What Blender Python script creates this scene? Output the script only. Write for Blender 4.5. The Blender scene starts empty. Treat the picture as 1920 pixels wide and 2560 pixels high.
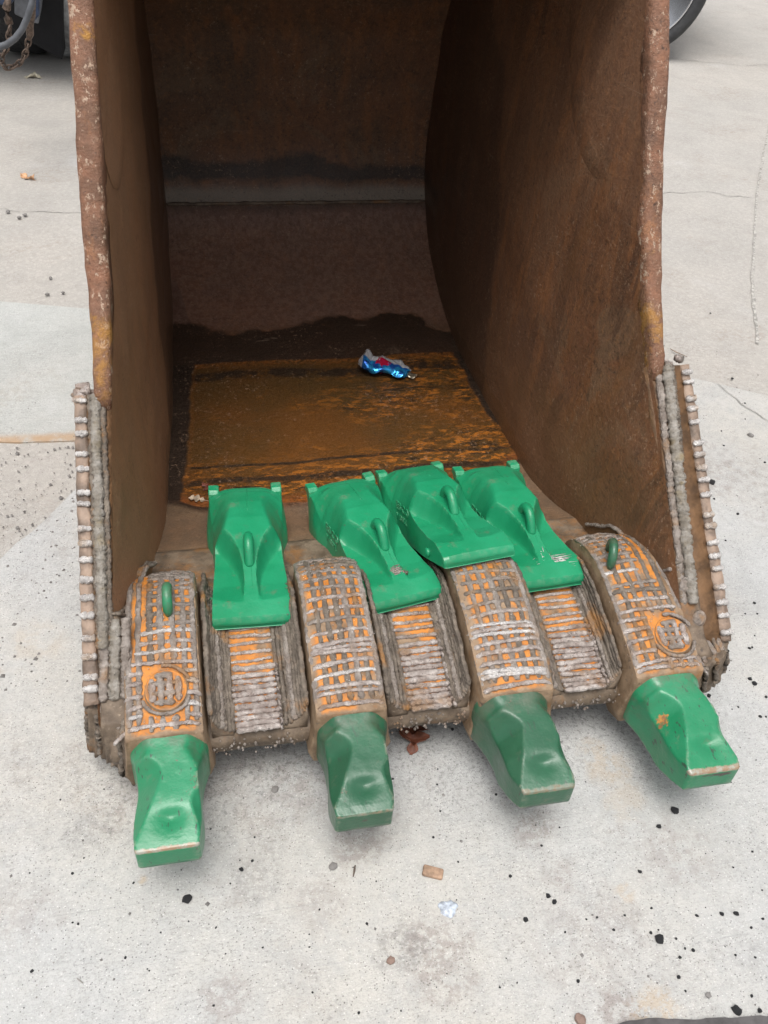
import bpy, bmesh, math, random
from mathutils import Vector, noise as mn
import numpy as np
random.seed(7)
R = math.radians
C = bpy.context.scene.collection
S = bpy.context.scene
# ------------------------------------------------------------------ camera
CAM = Vector((-0.36, -0.935, 1.55)); YAW, PITCH, ROLL, FPX = 0.247, 0.7156, 0.0846, 2180.0
fw = Vector((math.sin(YAW)*math.cos(PITCH), math.cos(YAW)*math.cos(PITCH), -math.sin(PITCH)))
r0 = Vector((math.cos(YAW), -math.sin(YAW), 0)); u0 = r0.cross(fw)
cr = math.cos(ROLL)*r0 + math.sin(ROLL)*u0; cu = -math.sin(ROLL)*r0 + math.cos(ROLL)*u0
cd = bpy.data.cameras.new('camera'); cam = bpy.data.objects.new('camera', cd); C.objects.link(cam)
cd.sensor_fit = 'VERTICAL'; cd.sensor_height = 36; cd.lens = 36*FPX/2560; cd.clip_start = .02; cd.clip_end = 400
from mathutils import Matrix
M = Matrix((cr, cu, -fw)).transposed().to_4x4(); M.translation = CAM; cam.matrix_world = M
S.camera = cam
def onz(px, py, z=0.0):      # point of the place seen at a pixel of the photograph, on the height z
    d = fw + cr*((px-960)/FPX) - cu*((py-1280)/FPX)
    return CAM + d*((z-CAM.z)/d.z)
# ------------------------------------------------------------------ world, sun, exposure
W = bpy.data.worlds.new('World'); S.world = W; W.use_nodes = True
nt = W.node_tree; nt.nodes.clear()
wo = nt.nodes.new('ShaderNodeOutputWorld'); bg = nt.nodes.new('ShaderNodeBackground'); sk = nt.nodes.new('ShaderNodeTexSky')
hs = nt.nodes.new('ShaderNodeHueSaturation')
sk.sky_type = 'NISHITA'; sk.sun_disc = False; sk.sun_elevation = R(74); sk.sun_rotation = R(200)
sk.dust_density = 5; sk.air_density = 1.0; sk.ozone_density = 1
hs.inputs['Saturation'].default_value = .28
nt.links.new(sk.outputs[0], hs.inputs['Color']); nt.links.new(hs.outputs[0], bg.inputs[0]); nt.links.new(bg.outputs[0], wo.inputs[0])
bg.inputs[1].default_value = .125
sl = bpy.data.lights.new('sun', 'SUN'); sl.energy = 1.5; sl.angle = R(34); sl.color = (1, .97, .93)
so = bpy.data.objects.new('sun', sl); C.objects.link(so)
az = R(200)
sdir = Vector((math.sin(az)*math.cos(R(74)), math.cos(az)*math.cos(R(74)), math.sin(R(74))))
so.rotation_euler = sdir.to_track_quat('Z', 'Y').to_euler()
S.view_settings.view_transform = 'Standard'; S.view_settings.look = 'None'
S.view_settings.exposure = 0.62; S.view_settings.gamma = 1; S.view_settings.use_curve_mapping = False
# ------------------------------------------------------------------ node helper
class N:
    def __init__(s, name):
        s.m = bpy.data.materials.new(name); s.m.use_nodes = True; s.t = s.m.node_tree
        s.b = s.t.nodes['Principled BSDF']; s.o = s.t.nodes['Material Output']
        s.co = s.t.nodes.new('ShaderNodeTexCoord').outputs['Object']
        s._xyz = None
    def lk(s, a, b): s.t.links.new(a, b)
    def put(s, v, sock):
        if isinstance(v, bpy.types.NodeSocket): s.lk(v, sock)
        elif isinstance(v, (tuple, list)):
            sock.default_value = tuple(v)+((1,) if len(v) == 3 and sock.type == 'RGBA' else ())
        else: sock.default_value = v
    def math(s, op, a, b=0.0, c=0.0, clamp=False):
        n = s.t.nodes.new('ShaderNodeMath'); n.operation = op; n.use_clamp = clamp
        s.put(a, n.inputs[0]); s.put(b, n.inputs[1])
        if op in ('SMOOTH_MIN', 'MULTIPLY_ADD', 'COMPARE'): s.put(c, n.inputs[2])
        return n.outputs[0]
    def xyz(s):
        if s._xyz is None:
            n = s.t.nodes.new('ShaderNodeSeparateXYZ'); s.lk(s.co, n.inputs[0]); s._xyz = n.outputs
        return s._xyz
    def scale(s, v):
        n = s.t.nodes.new('ShaderNodeMapping'); s.lk(s.co, n.inputs[0]); n.inputs['Scale'].default_value = v; return n.outputs[0]
    def noise(s, sc, det=4, ro=.55, vec=None, dist=0.0, col=False, off=0):
        n = s.t.nodes.new('ShaderNodeTexNoise'); n.inputs['Scale'].default_value = sc; n.inputs['Detail'].default_value = det
        n.inputs['Roughness'].default_value = ro; n.inputs['Distortion'].default_value = dist
        v = vec if vec is not None else s.co
        if off:
            m = s.t.nodes.new('ShaderNodeMapping'); s.lk(v, m.inputs[0]); m.inputs['Location'].default_value = (off, off*1.7, -off); v = m.outputs[0]
        s.lk(v, n.inputs['Vector']); return n.outputs[1 if col else 0]
    def vor(s, sc, vec=None, feat='F1', rnd=1.0):
        n = s.t.nodes.new('ShaderNodeTexVoronoi'); n.feature = feat; n.inputs['Scale'].default_value = sc; n.inputs['Randomness'].default_value = rnd
        s.lk(vec if vec is not None else s.co, n.inputs['Vector']); return n.outputs[0]
    def rng(s, v, a, b, c=0.0, d=1.0, smooth=True):
        n = s.t.nodes.new('ShaderNodeMapRange'); n.interpolation_type = 'SMOOTHSTEP' if smooth else 'LINEAR'
        s.put(v, n.inputs[0]); s.put(a, n.inputs[1]); s.put(b, n.inputs[2]); s.put(c, n.inputs[3]); s.put(d, n.inputs[4]); return n.outputs[0]
    def mix(s, f, a, b, mode='MIX'):
        n = s.t.nodes.new('ShaderNodeMix'); n.data_type = 'RGBA'; n.blend_type = mode
        s.put(f, n.inputs[0]); s.put(a, n.inputs[6]); s.put(b, n.inputs[7]); return n.outputs[2]
    def normal(s):
        g = s.t.nodes.new('ShaderNodeNewGeometry'); n = s.t.nodes.new('ShaderNodeSeparateXYZ'); s.lk(g.outputs['Normal'], n.inputs[0]); return n.outputs
    def point(s):
        g = s.t.nodes.new('ShaderNodeNewGeometry'); return g.outputs['Pointiness']
    def bump(s, h, st=.5, d=.01, prev=None):
        n = s.t.nodes.new('ShaderNodeBump'); n.inputs['Strength'].default_value = st; n.inputs['Distance'].default_value = d
        s.put(h, n.inputs['Height'])
        if prev is not None: s.lk(prev, n.inputs['Normal'])
        return n.outputs[0]
    def done(s, col, rough=.6, metal=0.0, nrm=None, spec=None, coat=None):
        s.put(col, s.b.inputs['Base Color']); s.put(rough, s.b.inputs['Roughness']); s.put(metal, s.b.inputs['Metallic'])
        if nrm is not None: s.lk(nrm, s.b.inputs['Normal'])
        if spec is not None: s.b.inputs['Specular IOR Level'].default_value = spec
        if coat is not None: s.b.inputs['Coat Weight'].default_value = coat
        return s.m
def plain(name, col, rough=.6, metal=0.0, var=.25, sc=20, bs=.3, bd=.002):
    n = N(name); v = n.noise(sc, 5); lo = tuple(c*(1-var) for c in col); hi = tuple(min(1, c*(1+var)) for c in col)
    return n.done(n.mix(n.rng(v, .3, .7), lo, hi), rough, metal, n.bump(n.noise(sc*4, 4), bs, bd))
# ------------------------------------------------------------------ materials
OR_, DK_, BR_ = (.46, .33, .19), (.15, .14, .13), (.22, .175, .155)
blots = [(356, 2200, .018, OR_, .8, 40), (1500, 1905, .07, OR_, .55, 20), (1570, 2010, .06, OR_, .35, 12), (900, 2110, .07, BR_, .7, 70), (1330, 2065, .06, BR_, .75, 80), (1100, 2400, .09, BR_, .75, 60), (1000, 2370, .06, DK_, .7, 70),
    (1680, 2120, .09, BR_, .5, 50), (560, 2485, .05, BR_, .6, 60), (800, 2240, .06, BR_, .45, 50), (640, 2190, .07, DK_, .5, 90), (220, 2080, .06, DK_, .4, 60), (60, 2290, .08, BR_, .4, 40), (1690, 1480, .02, BR_, .6, 60), (1540, 2520, .05, BR_, .8, 60), (1640, 2515, .05, OR_, .7, 60), (1400, 2190, .05, BR_, .5, 60), (1560, 2230, .03, OR_, .5, 60), (1750, 1330, .05, DK_, .35, 90), (330, 1700, .02, DK_, .5, 70), (110, 1600, .08, OR_, .3, 12), (1480, 2330, .16, BR_, .35, 40)]
def mat_concrete(name, base, warm, stain, speck=1.0, lines=True, rough_agg=0.0, off=0.0, rust=False):
    n = N(name); x, y, z = n.xyz()
    c = n.mix(n.rng(n.noise(1.3, 5, .6, off=off+.1), .35, .68), base, warm)
    c = n.mix(n.rng(n.noise(7, 6, .65, off=off+3), .42, .75, 0, .38), c, tuple(v*.8 for v in base))
    c = n.mix(n.rng(n.noise(45, 4, .6, off=1), .4, .75, 0, .35), c, tuple(v*.74 for v in base))
    # brownish soil stains with their own shapes
    st = n.math('MULTIPLY', n.rng(n.noise(2.6, 6, .68, dist=.4, off=off+8), .50, .68), n.rng(n.noise(38, 4, .7), .4, .62))
    c = n.mix(n.math('MULTIPLY', st, .40), c, stain)
    d3 = n.math('MULTIPLY', n.rng(n.noise(4.5, 7, .72, dist=.3, off=off+50), .50, .70), n.rng(n.noise(90, 4, .75), .48, .60))
    c = n.mix(n.math('MULTIPLY', d3, .38), c, (.15, .135, .12))
    sm = n.rng(n.noise(1.8, 5, .6, off=off+61, dist=.6), .5, .72, 0, .30)
    c = n.mix(sm, c, tuple(v*.68 for v in base))
    if lines:
        us = n.math('MULTIPLY', n.rng(n.math('ADD', y, n.math('MULTIPLY', n.noise(6, 4), .25)), -.06, .18), n.rng(n.noise(120, 5, .75, off=41), .50, .62)); us = n.math('MULTIPLY', us, n.rng(n.math('ABSOLUTE', x), .8, .55)); c = n.mix(n.math('MULTIPLY', us, .5), c, (.10, .095, .09))  # dark specks under the lip: soil plus lip shade put into the colour
    og = n.math('MULTIPLY', n.rng(n.noise(3.2, 5, .65, off=off+21), .66, .78), .35)
    c = n.mix(og, c, (.42, .30, .16))
    wh = n.rng(n.noise(2.0, 5, .6, off=off+33), .58, .74, 0, .3)
    c = n.mix(wh, c, (.62, .62, .63))
    # fine pores and specks
    sp = n.rng(n.vor(150), .13, .20, 1, 0); sp = n.math('MULTIPLY', sp, n.rng(n.noise(14, 3), .36, .52))
    c = n.mix(n.math('MULTIPLY', sp, .62*speck), c, (.10, .095, .09))
    sp2 = n.rng(n.vor(70), .08, .13, 1, 0); sp2 = n.math('MULTIPLY', sp2, n.rng(n.noise(9, 3, off=5), .5, .62))
    c = n.mix(n.math('MULTIPLY', sp2, .6*speck), c, (.16, .13, .11))
    wsp = n.rng(n.vor(130, feat='F1', vec=n.scale((1, 1.3, 1))), .12, .19, 1, 0)
    c = n.mix(n.math('MULTIPLY', wsp, .6), c, (.72, .71, .69))
    ag = n.noise(260, 3, .85); c = n.mix(n.rng(ag, .42, .50, .20, 0), c, tuple(v*.45 for v in base))
    ag2 = n.noise(85, 5, .8, off=70); c = n.mix(n.rng(ag2, .55, .62, 0, .20), c, (.20, .185, .165))
    ag3 = n.math('MULTIPLY', n.rng(n.noise(170, 3, .8, off=77, vec=n.scale((.6, 1.3, 1))), .56, .60), n.rng(n.noise(3.5, 5, .65, off=79), .40, .62)); c = n.mix(n.math('MULTIPLY', ag3, .32), c, (.15, .14, .13))
    for (px_, py_, r_, col, am, fr) in (blots if lines else ()):
        p = onz(px_, py_, .006); g = n.t.nodes.new('ShaderNodeVectorMath'); g.operation = 'DISTANCE'; n.lk(n.co, g.inputs[0]); g.inputs[1].default_value = tuple(p)
        bm_ = n.rng(n.math('ADD', g.outputs[1], n.math('MULTIPLY', n.math('SUBTRACT', n.noise(9, 5, .7, off=off), .5), r_*2.2)), r_, r_*.35)
        bm_ = n.math('MULTIPLY', bm_, n.rng(n.noise(fr, 5, .75, off=12), .42, .56)); c = n.mix(n.math('MULTIPLY', bm_, am*.6), c, col)
    if rust:
        rs = n.math('MULTIPLY', n.rng(n.math('ADD', y, n.math('MULTIPLY', n.noise(5, 4), .06)), 1.29, 1.25), n.rng(n.noise(7, 5, .7, off=3), .38, .6)); c = n.mix(n.math('MULTIPLY', rs, .75), c, (.42, .26, .13))
    h = n.math('ADD', n.noise(160, 4, .7), ag)
    if lines:   # broom strokes across the slab
        mp = n.t.nodes.new('ShaderNodeMapping'); n.lk(n.co, mp.inputs[0]); mp.inputs['Rotation'].default_value = (0, 0, R(-6)); mp.inputs['Scale'].default_value = (1.2, 30, 1)
        ln = n.noise(5, 4, .65, vec=mp.outputs[0], dist=.2)
        c = n.mix(n.rng(ln, .60, .72, 0, .28), c, tuple(v*.72 for v in base))
        mp2 = n.t.nodes.new('ShaderNodeMapping'); n.lk(n.co, mp2.inputs[0]); mp2.inputs['Rotation'].default_value = (0, 0, R(-9)); mp2.inputs['Scale'].default_value = (.8, 60, 1)
        ln2 = n.noise(3, 3, .5, vec=mp2.outputs[0])
        c = n.mix(n.rng(ln2, .68, .72, 0, .35), c, tuple(v*.6 for v in base))
        h = n.math('ADD', h, n.math('MULTIPLY', ln, .6))
    if rough_agg:
        va = n.vor(60); c = n.mix(n.math('MULTIPLY', n.rng(va, .2, .6), rough_agg), c, tuple(v*.6 for v in warm))
        h = n.math('ADD', h, n.math('MULTIPLY', va, -.8*rough_agg))
    h = n.math('ADD', h, n.math('MULTIPLY', sp, -1.5))
    return n.done(c, n.rng(n.noise(6, 3), .3, .7, .78, .93), 0, n.bump(h, .6, .004), spec=.3)
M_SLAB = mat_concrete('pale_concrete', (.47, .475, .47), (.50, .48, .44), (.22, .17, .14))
M_SLAB2 = mat_concrete('pale_green_concrete', (.46, .47, .45), (.48, .475, .45), (.34, .30, .25), speck=.5, off=4, rust=True)
M_OLD = mat_concrete('old_worn_concrete', (.44, .42, .39), (.48, .45, .41), (.28, .22, .17), speck=.8, lines=False, rough_agg=.25, off=9)
def mat_steel(name, kind):
    """rusted bucket steel; 'shell' carries the old water mark and puddle bed, 'edge' is scuffed"""
    n = N(name); x, y, z = n.xyz()
    big = n.noise(2.6, 6, .62, dist=.5); mid = n.noise(11, 6, .68); fine = n.noise(75, 5, .7)
    streak = n.noise(6, 5, .65, vec=n.scale((3.5, 3.5, .5)), dist=.3)
    c = n.mix(n.rng(big, .32, .68), (.185, .078, .038), (.120, .070, .042))
    c = n.mix(n.rng(streak, .45, .72, 0, .8), c, (.27, .105, .036))
    c = n.mix(n.rng(mid, .5, .78, 0, .7), c, (.060, .042, .032))
    c = n.mix(n.rng(n.noise(3.4, 6, .68, off=12, dist=.8), .52, .62, 0, .6), c, (.20, .125, .075))
    c = n.mix(n.rng(fine, .52, .68, 0, .65), c, (.30, .14, .06))
    c = n.mix(n.rng(n.noise(48, 6, .8, off=31), .52, .62, 0, .55), c, (.045, .028, .02))
    c = n.mix(n.rng(n.noise(130, 3, .7), .62, .72, 0, .3), c, (.30, .2, .13))
    rough = n.rng(big, .3, .7, .42, .64)
    wob = n.math('ADD', n.math('MULTIPLY', n.math('SUBTRACT', n.noise(3.5, 4, .55, off=2), .5), .22), n.math('MULTIPLY', n.math('SUBTRACT', n.noise(22, 3, .5), .5), .025))
    if kind in ('shell', 'side'):
        # damp, dark band of the old water line round the puddle
        zt = n.math('ADD', z, n.math('MULTIPLY', wob, .35))
        yy = n.math('ADD', y, n.math('MULTIPLY', wob, .25))
        lft = n.math('MULTIPLY', n.rng(x, 0, -.1), n.rng(y, 1.15, 1.62, 0, .26)); band = n.math('MULTIPLY', n.rng(n.math('SUBTRACT', zt, lft), .115, .124, 1, 0), n.rng(yy, .74, .78))
        if kind == 'shell': band = n.math('MULTIPLY', n.rng(n.math('SUBTRACT', zt, n.math('MULTIPLY', n.rng(x, -.40, -.45), .07)), .084, .089, 1, 0), n.rng(yy, .73, .75))
        c = n.mix(n.math('MULTIPLY', band, .9), c, (.028, .017, .012)); rough = n.mix(band, rough, (.33,)*3)
        # grey mud strip and dark damp strip at the upper back seam
        g = n.math('MULTIPLY', n.rng(z, .335, .345), n.rng(n.math('ADD', z, n.math('MULTIPLY', wob, .25)), .36, .40, 1, 0))
        g = n.math('MULTIPLY', g, n.rng(y, 1.9, 1.95))
        c = n.mix(n.math('MULTIPLY', g, .8), c, (.30, .26, .21))
        d = n.math('MULTIPLY', n.rng(n.math('ADD', z, n.math('MULTIPLY', wob, .5)), .39, .41), n.rng(n.math('ADD', z, n.math('MULTIPLY', wob, .9)), .44, .47, 1, 0))
        d = n.math('MULTIPLY', d, n.rng(y, 1.9, 1.95))
        c = n.mix(n.math('MULTIPLY', d, .8), c, (.018, .014, .012))
        d2 = n.math('MULTIPLY', n.rng(n.math('ADD', z, n.math('MULTIPLY', wob, .4)), .25, .31), n.rng(z, .33, .335, 1, 0))
        d2 = n.math('MULTIPLY', d2, n.rng(y, 1.9, 1.95)); c = n.mix(n.math('MULTIPLY', d2, .55), c, (.03, .024, .026))
    if kind == 'shell':
        paler = n.math('MULTIPLY', n.rng(y, 1.6, 1.7), n.rng(n.math('ADD', z, n.math('MULTIPLY', wob, .3)), .335, .30)); paler = n.math('MULTIPLY', paler, n.rng(n.math('ADD', z, n.math('MULTIPLY', wob, .35)), .085, .09))  # lower back wall mixed to a lighter tone
        c = n.mix(n.math('MULTIPLY', paler, .55), c, n.mix(n.rng(n.noise(60, 5, .75, vec=n.scale((1, 1, .35))), .4, .6), (.40, .23, .17), (.26, .13, .09)))
        ax = n.math('ABSOLUTE', x)
        axw = n.math('ADD', ax, n.math('MULTIPLY', n.math('SUBTRACT', n.noise(6, 5, .6), .5), .07))
        lim = n.math('SUBTRACT', n.rng(y, .78, 1.5, .484, .424, smooth=False), n.rng(x, .1, -.1, 0, .030))
        yy = n.math('SUBTRACT', yy, n.math('MULTIPLY', n.math('POWER', n.math('MAXIMUM', x, 0.0), 2.0), .35))
        yy = n.math('SUBTRACT', yy, n.math('MULTIPLY', n.rng(ax, .38, .50), .05))
        bed = n.math('MULTIPLY', n.rng(yy, .765, .775), n.rng(n.math('ADD', y, n.math('MULTIPLY', wob, .12)), 1.475, 1.485, 1, 0))
        pool = n.math('MULTIPLY', bed, n.rng(n.math('SUBTRACT', axw, lim), 0, .012, 1, 0))
        silt = n.mix(n.rng(n.noise(3, 5, .6, off=7), .35, .65), (.125, .047, .008), (.080, .040, .009))
        fl = n.noise(38, 6, .75, vec=n.scale((.7, 1.6, 1)), dist=.5)
        zone = n.rng(n.math('ADD', n.noise(2.2, 4, .6, off=31, dist=.5), n.math('MULTIPLY', x, .50)), .50, .68)
        front = n.rng(yy, 1.02, .84, 0, 1)
        zone = n.math('MAXIMUM', zone, front)
        silt = n.mix(n.math('MULTIPLY', n.rng(fl, .50, .58), zone), silt, (.42, .14, .016))
        blk = n.noise(26, 6, .75, vec=n.scale((.45, 1.9, 1)), dist=.8, off=4)
        silt = n.mix(n.math('MULTIPLY', n.rng(blk, .53, .6), n.rng(zone, .2, .9)), silt, (.022, .014, .007))
        # two dark tide lines near the front and the back of the bed
        for yc, wd in ((.88, .018), (.95, .008), (1.405, .035)):
            tl = n.math('ABSOLUTE', n.math('SUBTRACT', n.math('ADD', y, n.math('MULTIPLY', wob, .30)), yc))
            tl = n.math('MULTIPLY', n.rng(tl, wd*.4, wd, 1, 0), n.rng(n.noise(24, 5, .75, off=6), .36, .5))
            silt = n.mix(n.math('MULTIPLY', tl, .92), silt, (.02, .013, .008))
        rimb = n.math('MULTIPLY', bed, n.rng(n.math('SUBTRACT', axw, lim), 0, .012))
        c = n.mix(n.math('MULTIPLY', rimb, .9), c, (.022, .014, .010))
        edge = n.math('MULTIPLY', n.rng(n.math('ABSOLUTE', n.math('SUBTRACT', axw, lim)), .002, .009, 1, 0), bed)
        silt = n.mix(n.math('MULTIPLY', edge, .25), silt, (.22, .075, .015))
        ed2 = n.rng(n.math('ADD', y, n.math('MULTIPLY', wob, .12)), 1.44, 1.475, 0, 1)
        silt = n.mix(n.math('MULTIPLY', ed2, n.rng(fine, .42, .6)), silt, (.26, .085, .016))
        ed3 = n.rng(yy, .83, .775, 0, 1); silt = n.mix(n.math('MULTIPLY', ed3, n.rng(fine, .3, .6)), silt, (.25, .075, .018))
        c = n.mix(pool, c, silt); rough = n.mix(pool, rough, (.30,)*3)
        # pale dusty lip region ahead of the puddle
        lipm = n.rng(yy, .762, .735, 0, 1)
        c = n.mix(n.math('MULTIPLY', lipm, .8), c, n.mix(n.rng(mid, .35, .7), (.24, .155, .092), (.14, .10, .066)))
    if kind == 'side':
        # damp spike by the left rear corner, long dark runs, rusty orange near the mouth
        runs = n.noise(4, 5, .6, vec=n.scale((1, 2.4, .42)), dist=.7, off=15)
        c = n.mix(n.rng(runs, .53, .57, 0, .6), c, (.075, .040, .026))
        c = n.mix(n.rng(n.noise(3, 4, .6, vec=n.scale((1, 2, .6)), off=18), .58, .7, 0, .6), c, (.17, .075, .028))
        low = n.rng(n.math('ADD', z, n.math('MULTIPLY', wob, .8)), .42, .2, 0, .55)
        c = n.mix(low, c, (.16, .095, .040))
        c = n.mix(n.rng(x, 0, -.1, 0, .62), c, (.40, .205, .105))  # left plate lightened more than the right; incoming light put into the colour
        c = n.mix(n.math('MULTIPLY', n.rng(x, 0, .1, 0, .45), n.rng(big, .3, .6)), c, (.26, .115, .055))
        c = n.mix(n.math('MULTIPLY', n.rng(n.math('SUBTRACT', n.math('ADD', y, n.math('MULTIPLY', n.noise(3, 4, .6, off=70), .5)), n.math('MULTIPLY', z, .45)), 1.30, 1.36), .55), c, (.05, .027, .018))  # rear of both plates darkened: shade of the deep inside put into the colour
        sc = n.noise(9, 3, .5, vec=n.scale((1, 14, 2)), dist=1.5, off=2)
        c = n.mix(n.rng(sc, .70, .73, 0, .35), c, (.24, .17, .12))
    if kind == 'edge':
        c = n.mix(n.rng(mid, .3, .62), (.30, .135, .075), (.17, .085, .05))
        c = n.mix(n.rng(n.noise(17, 5, .7, vec=n.scale((1, 1, .5)), off=3), .55, .7, 0, .7), c, (.40, .18, .08))
        c = n.mix(n.rng(n.noise(70, 5, .8, vec=n.scale((1, .6, .6)), off=8), .56, .62), c, (.50, .36, .26))
        c = n.mix(n.math('MULTIPLY', n.rng(n.noise(8, 4, .6, off=11), .62, .7), n.rng(fine, .4, .6)), c, (.46, .22, .03))
        c = n.mix(n.rng(n.noise(90, 4, .7, off=14), .62, .7, 0, .7), c, (.035, .022, .018))
        low = n.math('MULTIPLY', n.rng(n.math('ADD', z, n.math('MULTIPLY', wob, .25)), .74, .70), n.rng(n.math('ADD', z, wob), .55, .62))
        c = n.mix(n.math('MULTIPLY', low, n.rng(mid, .48, .6, 0, .8)), c, (.42, .20, .04))
        rough = n.rng(fine, .3, .7, .45, .7)
    fk = n.math('MULTIPLY', n.rng(n.noise(95, 5, .8, off=61), .585, .61), n.rng(n.noise(5, 5, .7, off=62), .45, .6)); c = n.mix(n.math('MULTIPLY', fk, .55), c, (.46, .30, .20))
    fk = n.math('MULTIPLY', n.rng(n.noise(80, 5, .8, off=66), .58, .61), n.rng(n.noise(4, 5, .7, off=67), .42, .6)); c = n.mix(n.math('MULTIPLY', fk, .6), c, (.035, .022, .016))
    gr = n.noise(190, 3, .8); c = n.mix(n.rng(gr, .35, .7, 0, .5), n.mix(.25, c, (.0, .0, .0)), n.mix(.12, c, (.5, .36, .26)))
    pit = n.rng(n.vor(65), .08, .22, 1, 0); pit = n.math('MULTIPLY', pit, n.rng(n.noise(7, 4), .48, .6)); c = n.mix(n.math('MULTIPLY', pit, .5), c, (.03, .02, .015))
    scr = n.t.nodes.new('ShaderNodeMapping'); n.lk(n.co, scr.inputs[0]); scr.inputs['Rotation'].default_value = (R(35), 0, 0); scr.inputs['Scale'].default_value = (1, .6, 30)
    sr_ = n.math('MULTIPLY', n.rng(n.noise(5, 3, .6, vec=scr.outputs[0], dist=.4), .66, .70), n.rng(n.noise(5, 3, off=3), .5, .62)); c = n.mix(n.math('MULTIPLY', sr_, .35), c, (.30, .22, .16))
    h = n.math('ADD', n.math('MULTIPLY', fine, .6), n.math('MULTIPLY', mid, .9)); h = n.math('ADD', h, n.math('MULTIPLY', gr, .35))
    nb = n.bump(h, .6 if kind != 'edge' else .9, .005 if kind != 'edge' else .008)
    rr = rough
    return n.done(c, rr, 0, nb, spec=.4)
M_SHELL = mat_steel('rusty_bucket_shell', 'shell'); M_SIDE = mat_steel('rusty_side_steel', 'side'); M_EDGE = mat_steel('scuffed_rusty_edge', 'edge')
def mat_cast(name, orange):
    n = N(name); nx, ny, nz = n.normal(); fine = n.noise(120, 5, .7); mid = n.noise(24, 5, .65)
    br = n.mix(n.rng(mid, .3, .7), *(((.15, .095, .052), (.29, .20, .125)) if orange else ((.085, .060, .040), (.20, .15, .105))))
    br = n.mix(n.rng(fine, .6, .7, 0, .6), br, (.34, .27, .2))
    br = n.mix(n.rng(n.noise(9, 5, .7, off=5), .55, .7, 0, .6), br, (.26, .11, .025))
    br = n.mix(n.rng(n.noise(60, 4, .7, off=9), .60, .7, 0, .7), br, (.05, .04, .035))
    if orange:
        og = n.mix(n.rng(n.noise(30, 4), .35, .7), (.54, .205, .032), (.40, .145, .024))
        og = n.mix(n.rng(n.noise(95, 4, .7, off=3), .63, .70, 0, .8), og, (.16, .08, .03))
        og = n.mix(n.rng(n.noise(55, 5, .75, off=23), .52, .62, 0, .75), og, (.22, .13, .07))
        f = n.rng(nz, .72, .84)
        f = n.math('MULTIPLY', f, n.rng(n.noise(12, 4, .6, off=13), .36, .50))
        x, y, z = n.xyz(); dm = None
        for cxx in (-.485, -.1525, .167, .479, -.321, .010, .327):
            w_ = .052 if cxx in (-.485, -.1525, .167, .479) else .040
            q = n.math('SUBTRACT', n.math('ABSOLUTE', n.math('SUBTRACT', x, cxx)), w_); dm = q if dm is None else n.math('MINIMUM', dm, q)
        f = n.math('MULTIPLY', f, n.rng(n.math('ADD', dm, n.math('MULTIPLY', n.noise(45, 4, .7), .016)), .014, .004))
        f = n.math('MULTIPLY', f, n.rng(n.math('ADD', y, n.math('MULTIPLY', n.noise(30, 4, .7), .02)), .008, .016))
        c = n.mix(f, br, og)
    else: c = br
    h = n.math('ADD', n.math('MULTIPLY', fine, .4), mid)
    return n.done(c, .62, 0, n.bump(h, .7, .005), spec=.45)
M_CAST = mat_cast('orange_primer_cast_steel', True); M_BROWN = mat_cast('brown_cast_steel', False)
def mat_bead(name, a, b, tint, metal, rough):
    n = N(name); c = n.mix(n.rng(n.noise(40, 5, .7), .35, .7), a, b)
    c = n.mix(n.rng(n.noise(14, 4, .6, off=4), .52, .7, 0, .8), c, tint)
    c = n.mix(n.rng(n.noise(150, 3, .7), .60, .7, 0, .7), c, tuple(v*.25 for v in a))
    return n.done(c, n.rng(n.noise(90, 3), .3, .7, rough-.12, rough+.15), metal, n.bump(n.math('ADD', n.noise(150, 4, .8), n.math('MULTIPLY', n.noise(60, 3, .6), 1.2)), .9, .006))
M_SILVER = mat_bead('bright_weld', (.34, .28, .25), (.66, .60, .56), (.34, .21, .12), .45, .36)
M_GREYW = mat_bead('grey_weld', (.24, .20, .17), (.42, .37, .33), (.36, .20, .09), .4, .42)
M_DARKW = mat_bead('dark_weld', (.14, .115, .092), (.27, .225, .18), (.38, .18, .05), .25, .5)
M_BRIGHT = mat_bead('bare_bright_weld', (.48, .45, .43), (.78, .75, .72), (.42, .30, .2), .5, .32)
M_RUN = mat_bead('yellowish_weld_run', (.24, .21, .17), (.42, .39, .35), (.30, .23, .12), .4, .42)
M_TAN = plain('tan_grey_steel', (.215, .155, .115), .6, 0, .5, 28, .8, .004)
M_STRIP = plain('ochre_steel', (.13, .070, .032), .6, 0, .4, 30, .6, .004)
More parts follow.
